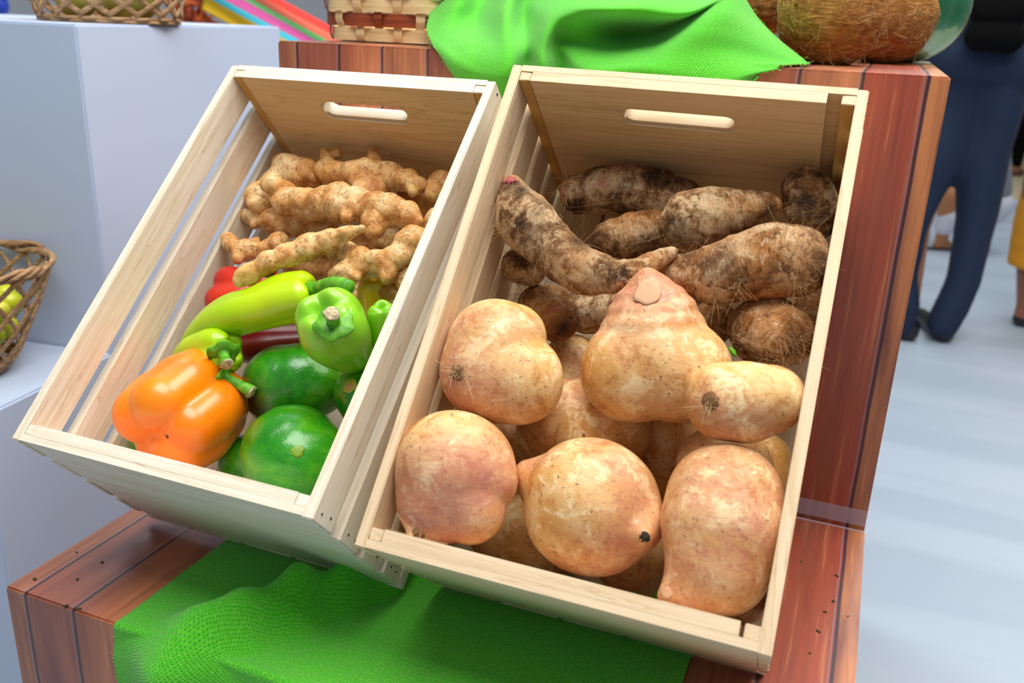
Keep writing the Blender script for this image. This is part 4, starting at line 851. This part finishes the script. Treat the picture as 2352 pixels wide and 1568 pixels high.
for i, ((dx, dy), _) in enumerate(spots): fruit((bx - .045 + dx, .245 + dy, .4887 + .004 + .026), .024, 'pale green fruit showing through the cane of the tall white box basket', 'fruit in the upper cane basket', 80 + i, plain('olive_fruit', (150, 150, 60), .5))
# lower left basket on the white step, with yellow green fruit
B = on(-72, 845, 2, 0.); lc = (-1.0, -.118, .0008)
e, Rf = lattice(lc, .056, .132, .158, 'cane lattice basket of yellow green fruit, cut by the left edge', 9, 17, m3z(.35) @ m3y(.0), 1.15)
k = 0
for z, rr, n in ((.028, .038, 5), (.062, .078, 11), (.066, .036, 5), (.096, .086, 12), (.098, .045, 6)):
    for i in range(n):
        a = 2*math.pi*i/n + z*30; fruit((lc[0] + rr*math.cos(a), lc[1] + rr*math.sin(a), lc[2] + z), .0185, 'yellow green fruit inside the cane basket at the left edge', 'fruit in the lower cane basket', 100 + k); k += 1
# ------------------------------------------------------------------ display behind the white box
tag(box('display_plinth', (-2.6, 1.35, FZ), (-.25, 2.0, .40), WHITE, bev=.003), 'white display box standing behind the baskets', 'display box', 'white display boxes')
# striped cloth leaning down from a higher fold
def cloth_plane(name, px, yy, mat, label, uvflip=False, nn=40, wav=.006):
    A = [on(*q, 1, y_) for q, y_ in zip(px, yy)]; V = []; U = []
    for j in range(nn):
        for i in range(nn):
            u, v = i/(nn - 1), j/(nn - 1); p = (A[0]*(1 - u) + A[1]*u)*(1 - v) + (A[3]*(1 - u) + A[2]*u)*v; V.append(p + np.array([0, wav*math.sin(u*11 + v*3), 0])); U.append((u, v))
    Fc = [(j*nn + i, j*nn + i + 1, (j + 1)*nn + i + 1, (j + 1)*nn + i) for j in range(nn - 1) for i in range(nn - 1)]; V = np.array(V); c = V.mean(0); me = pymesh(name, V - c, Fc)
    uv = me.uv_layers.new(name='UVMap'); idx = np.empty(len(me.loops), 'i'); me.loops.foreach_get('vertex_index', idx); uv.data.foreach_set('uv', np.array(U, 'f')[idx].ravel())
    o = link(name, me, mat, None, tuple(c)); m = o.modifiers.new('t', 'SOLIDIFY'); m.thickness = .003; tag(o, label, 'cloth'); return o
cloth_plane('striped_cloth', [(464, 22), (464, -100), (784, 76), (784, 198)], [1.28, 1.32, 1.32, 1.24], STRIPE, 'cloth with yellow, turquoise, magenta, green, orange and red stripes behind the baskets')
FLW = Mat('dried_flower'); _v = FLW.obj((40, 40, 40)); FLW = FLW.out(FLW.ramp(FLW.noise(_v, 1.4, 4, .7), (.3, srgb(96, 30, 20)), (.45, srgb(160, 50, 24)), (.6, srgb(214, 110, 30)), (.75, srgb(220, 60, 20))), .8)
g = np.random.default_rng(5); S = []
for i in range(90):
    p = on(g.uniform(395, 492), g.uniform(-30, 58), 1, g.uniform(1.30, 1.42)); S.append((*p, g.uniform(.008, .016)))
P0 = on(445, 60, 1, 1.40); S.append((P0[0], 1.42, .445, .04)); S.append((P0[0] - .05, 1.42, .445, .04)); S.append((P0[0] + .05, 1.42, .445, .04))
tag(lump('dried_flowers', S, FLW, .005, 2), 'heap of orange and brown dried flowers behind the tall white box', 'flowers', kind='stuff')
f1 = Fake(20, 3)
def bundle(name, px, py, y, rx_, rz, mat, label, cat):
    P = on(px, py, 1, y); S = [(P[0] + a*rx_, P[1], P[2] + b*rz, rz*.8) for a in (-.5, 0, .5) for b in (-.4, .4)]; o = lump(name, S, mat, .006, 5, lambda X, s_, c: .004*f1(X)); tag(o, label, cat)
bundle('folded_cloth', 522, -12, 1.42, .05, .045, plain('grey_blue_cloth', (124, 156, 186), .8), 'grey blue crumpled cloth beside the dried flowers', 'cloth')
bundle('blue_bag', -30, -2, 1.30, .07, .05, plain('deep_blue', (20, 60, 170), .5), 'deep blue bag at the top left corner', 'bag')
# ------------------------------------------------------------------ people beyond
def VP(px, py, foot):              # on the upright plane through foot that faces the camera
    n = np.array([VX[0], VX[1], 0]); n /= np.linalg.norm(n); d = ray(px, py); t = ((np.asarray(foot) - CC) @ n)/(d @ n); return CC + d*t
def chain(foot, ch, off=0.):
    out = []
    for a, b in zip(ch, ch[1:]):
        n = max(1, int(math.hypot(a[0] - b[0], a[1] - b[1])/(.3*min(a[2], b[2]))))
        for i in range(n): q = [a[j] + (b[j] - a[j])*i/n for j in range(3)]; P = VP(q[0], q[1], foot); out.append((*(P + np.array([0, off, 0])), q[2]*dep(P)/F))
    q = ch[-1]; P = VP(q[0], q[1], foot); out.append((*(P + np.array([0, off, 0])), q[2]*dep(P)/F)); return out
SKIN = plain('brown_skin', (150, 98, 66), .5, Subsurface_Weight=.05); NAVY = Mat('navy_trousers'); _v = NAVY.obj((60, 60, 60)); NAVY = NAVY.out(NAVY.ramp(NAVY.noise(_v, 4, 3), (.3, srgb(6, 24, 46)), (.7, srgb(12, 38, 68))), .8)
BLACK = plain('black_cloth', (9, 8, 9), .95, Specular_IOR_Level=.1); TEAL = plain('teal_shirt', (0, 160, 116), .75); SHOE = plain('black_shoe', (18, 18, 20), .3); YEL = plain('yellow_skirt', (214, 142, 0), .8)
HAIR = plain('dark_hair', (24, 18, 16), .6)
F1 = np.array([.50, 2.39, FZ]); sc = dep(F1)/F; fw = np.array([VX[0], VX[1], 0]); fw /= np.linalg.norm(fw); rt = np.array([RX[0], RX[1], 0]); rt /= np.linalg.norm(rt)
pe = empty('person', tuple(F1)); tag(pe, 'person seen from behind in navy trousers and teal shirt, right of the display', 'person')
def wear(name, S, mat, vox=.011, sm=6, par=pe, amp=.003, sd=1):
    f = Fake(22, sd); o = lump(name, S, mat, vox, sm, lambda X, s_, c: amp*f(X)); o.parent = par; o.location = Vector(o.location) - Vector(par.location); return o
hipc = VP(2262, 110, F1); up_ = np.array([0, 0, 1.])
body = chain(F1, [(2200, 150, 50), (2172, 330, 36), (2110, 520, 26), (2085, 730, 20)]) + chain(F1, [(2290, 150, 52), (2262, 330, 44), (2236, 520, 30), (2170, 740, 22)])
sh = hipc + up_*.52
for z, r_, wx in ((.0, .11, .07), (.12, .105, .05), (.26, .10, .06), (.38, .11, .08), (.47, .08, .10)):
    for s_ in (-1, 0, 1): body.append((*(hipc + up_*z + rt*wx*s_), r_))
for t in np.linspace(0, 1, 6): body.append((*(hipc + up_*(.50 + .12*t)), .055))
hd = hipc + up_*.74
body += [(*hd, .088), (*(hd + up_*.05), .092), (*(hd - up_*.05 + fw*.02), .075), (*(hd + fw*.095 - up_*.01), .016)]
for s_ in (-1, 1):
    a, b, c_ = hipc + up_*.45 + rt*.17*s_, hipc + up_*.18 + rt*.24*s_ + fw*.02, hipc + up_*.02 + rt*.20*s_ + fw*.20
    for t in np.linspace(0, 1, 12): body.append((*(a + (b - a)*t), .045 - .008*t)); body.append((*(b + (c_ - b)*t), .036 - .010*t))
    for kf in range(4):
        f0 = c_ + rt*(-.025 + .017*kf) + fw*.04
        for t in np.linspace(0, 1, 5): body.append((*(f0 + fw*.05*t - up_*.025*t*t), .0085))
    body.append((*(c_ + fw*.02), .034)); [body.append((*(c_ - rt*.035*s_ + fw*(.02 + .03*t)), .010)) for t in (0, .5, 1)]
wear('body', body, SKIN, .009, 5, amp=0)
legs = chain(F1, [(2205, 110, 70), (2192, 250, 66), (2166, 340, 60), (2134, 430, 44), (2100, 520, 37), (2080, 620, 32), (2078, 700, 33), (2068, 752, 25)]) + \
       chain(F1, [(2290, 110, 80), (2268, 250, 72), (2254, 330, 64), (2245, 430, 53), (2240, 500, 49), (2230, 570, 47), (2214, 640, 44), (2190, 700, 43), (2172, 735, 36)]) + \
       [(*(hipc + rt*x_ + fw*y_ + up_*z_), .118) for x_ in (-.07, 0, .07) for y_ in (-.02, .02) for z_ in (-.02, .06)]
wear('trousers', legs, NAVY, .011, 5, amp=.007)
tor = [(*(hipc + up_*z + rt*wx*s_ + fw*.01), r_) for z, r_, wx in ((.075, .125, .075), (.15, .12, .06), (.28, .115, .07), (.38, .125, .09), (.45, .09, .12)) for s_ in (-1, 0, 1)]
for s_ in (-1, 1):
    a, b = hipc + up_*.45 + rt*.17*s_, hipc + up_*.24 + rt*.228*s_
    for t in np.linspace(0, 1, 8): tor.append((*(a + (b - a)*t), .058))
wear('shirt', tor, TEAL, .011, 6, amp=.003, sd=2)
wear('hair', [(*(hd + up_*.045 - fw*.02), .102), (*(hd - fw*.035), .098), (*(hd - up_*.08 - fw*.05), .085)], HAIR, .009, 4, sd=3)
for (px, py, dx) in ((2086, 765, -.01), (2166, 778, 0)):
    P = VP(px, py, F1); P[2] = FZ + .03; S = [(*(P + fw*t*.20), .036 - .006*t) for t in np.linspace(0, 1, 8)] + [(*(P + up_*.02), .036)]
    o = wear('shoe', S, SHOE, .007, 5, amp=0); co_ = np.array([v.co[:] for v in o.data.vertices]); zmin = FZ - P[2] + .0; [setattr(v.co, 'z', max(v.co.z, FZ + .001 - o.location.z - pe.location.z)) for v in o.data.vertices]
# bag hanging at the hip
P = VP(2232, 44, F1) - fw*.17; S = [(*(P + rt*x_ + up_*z_), .052) for x_ in (-.035, 0, .035) for z_ in (-.05, .03, .11, .19)]
o = lump('shoulder_bag', S, BLACK, .008, 6, lambda X, s_, c: .003*Fake(30, 9)(X)); tag(o, 'black rounded shoulder bag hanging at the back of the person in navy', 'bag')
tubes('strap', [(catmull([P + up_*.2 - rt*.08, P + up_*.36 - rt*.10 + fw*.02, sh + up_*.02 - rt*.12 - fw*.09, sh + up_*.06 - rt*.10], 24), .010)], BLACK, o, seg=8, flat=.3)
# person in the yellow skirt, mostly out of the frame
F2 = np.array([.845, 2.76, FZ]); p2 = empty('person', tuple(F2)); tag(p2, 'person in a yellow skirt and black patent shoes, cut off by the right edge', 'person')
cx2 = VP(2432, 700, F2)
def w2(name, S, mat, **kw): return wear(name, S, mat, par=p2, **kw)
legs = chain(F2, [(2400, 420, 46), (2372, 600, 34), (2356, 700, 20), (2347, 728, 19)]) + chain(F2, [(2470, 420, 46), (2478, 600, 34), (2480, 700, 20), (2480, 725, 19)])
ht = VP(2480, 120, F2)
for z, r_, wx in ((-.1, .12, .07), (.02, .12, .07), (.14, .10, .05), (.28, .10, .06), (.42, .10, .09), (.50, .07, .10)):
    for s_ in (-1, 0, 1): legs.append((*(ht + up_*z + rt*wx*s_), r_))
for t in np.linspace(0, 1, 5): legs.append((*(ht + up_*(.52 + .12*t)), .05))
legs += [(*(ht + up_*.74), .088), (*(ht + up_*.80), .09), (*(ht + up_*.70 + fw*.02), .07)]
for s_ in (-1, 1):
    a, b = ht + up_*.48 + rt*.17*s_, ht + up_*-.08 + rt*(.20*s_ + .04)
    for t in np.linspace(0, 1, 20): legs.append((*(a + (b - a)*t), .042 - .014*t))
    for kf in range(4): [legs.append((*(b - up_*(.04 + .06*t) + fw*(.03 - .018*kf)), .0085)) for t in (0, .33, .66, 1)]
w2('body', legs, plain('warm_brown_skin', (134, 84, 58), .45), vox=.009, sm=5, amp=0)
sk = w2('skirt', chain(F2, [(2486, 110, 78), (2474, 350, 96), (2444, 520, 100), (2426, 600, 99)]) + chain(F2, [(2500, 110, 78), (2500, 350, 92), (2492, 600, 98)]), YEL, vox=.012, sm=4, amp=.004); hz = VP(2340, 612, F2)[2]
for v in sk.data.vertices: v.co.z = max(v.co.z, hz - sk.location.z - F2[2])
w2('blouse', [(*(ht + up_*z + rt*wx*s_), r_) for z, r_, wx in ((.1, .118, .06), (.22, .112, .06), (.34, .115, .08), (.45, .09, .10)) for s_ in (-1, 0, 1)], plain('white_blouse', (220, 216, 208), .7), vox=.011, sm=5, amp=.002)
w2('hair', [(*(ht + up_*.80 - fw*.03), .10), (*(ht + up_*.72 - fw*.04), .09)], HAIR, vox=.01, sm=4, amp=.002)
for px in (2345, 2482):
    P = VP(px, 735, F2); P[2] = FZ + .028; S = [(*(P + rt*t*.16*(1 if px < 2400 else .3) - fw*.10*t), .032 - .006*t) for t in np.linspace(0, 1, 8)]; o = w2('shoe', S, SHOE, vox=.007, sm=5, amp=0)
    for v in o.data.vertices: v.co.z = max(v.co.z, FZ + .001 - o.location.z - p2.location.z)
# crouching person between the legs
F3 = np.array([.565, 3.98, FZ]); p3 = empty('person', tuple(F3)); tag(p3, 'crouching person in white cloth and black sandals, seen between the navy trouser legs', 'person')
def w3(name, S, mat, **kw): return wear(name, S, mat, par=p3, **kw)
S = chain(F3, [(2158, 558, 12), (2172, 520, 18), (2180, 460, 26), (2188, 450, 30), (2235, 470, 34), (2270, 450, 40)]) + chain(F3, [(2150, 563, 9), (2178, 562, 10)]) + chain(F3, [(2270, 450, 42), (2268, 380, 44), (2262, 300, 46), (2256, 270, 24), (2250, 240, 32), (2250, 222, 36)])
w3('body', S, plain('tan_skin', (176, 116, 72), .5), vox=.010, sm=5, amp=0)
w3('trousers', chain(F3, [(2172, 520, 24), (2182, 500, 27), (2230, 490, 40), (2270, 470, 50)]), plain('pale_cloth', (206, 206, 214), .7), vox=.011, sm=5, amp=.004)
w3('shirt', chain(F3, [(2272, 440, 48), (2268, 380, 50), (2262, 300, 52)]), plain('grey_shirt', (120, 120, 124), .7), vox=.012, sm=5, amp=.002)
w3('hair', chain(F3, [(2256, 226, 42), (2262, 240, 38)]), HAIR, vox=.012, sm=5, amp=.002)
P = VP(2150, 574, F3); S = [(*(P + rt*t*.10), .017) for t in np.linspace(-.4, 1, 9)]; o = w3('sandal', S, SHOE, vox=.006, sm=3, amp=0)
# far person in black trousers
F4 = np.array([1.27, 7.2, FZ]); p4 = empty('person', tuple(F4)); tag(p4, 'distant person in black trousers and brown shoes at the right edge', 'person')
def w4(name, S, mat, **kw): return wear(name, S, mat, par=p4, **kw)
w4('body', chain(F4, [(2330, 392, 10), (2352, 300, 14), (2385, 120, 26), (2390, 20, 30), (2392, -60, 30), (2392, -95, 12), (2392, -125, 22)]) + chain(F4, [(2410, 392, 10), (2405, 300, 14), (2395, 120, 26)]), SKIN, vox=.016, sm=4, amp=0)
w4('trousers', chain(F4, [(2334, 376, 13), (2344, 330, 17), (2358, 280, 20), (2385, 120, 30), (2390, 70, 32)]) + chain(F4, [(2412, 376, 14), (2408, 300, 18), (2398, 120, 28)]), BLACK, vox=.02, sm=4, amp=.004)
w4('jacket', chain(F4, [(2390, 60, 32), (2392, -60, 33)]), plain('grey_jacket', (70, 70, 76), .7), vox=.02, sm=4, amp=.004)
w4('shoe', chain(F4, [(2322, 396, 9), (2330, 394, 10), (2345, 396, 9)]), plain('brown_shoe', (96, 56, 40), .5), vox=.012, sm=4, amp=0)
w4('shoe', chain(F4, [(2406, 396, 9), (2414, 394, 10), (2428, 396, 9)]), plain('brown_shoe', (96, 56, 40), .5), vox=.012, sm=4, amp=0)
w4('hair', chain(F4, [(2392, -132, 25), (2392, -120, 23)]), HAIR, vox=.014, sm=4, amp=0)
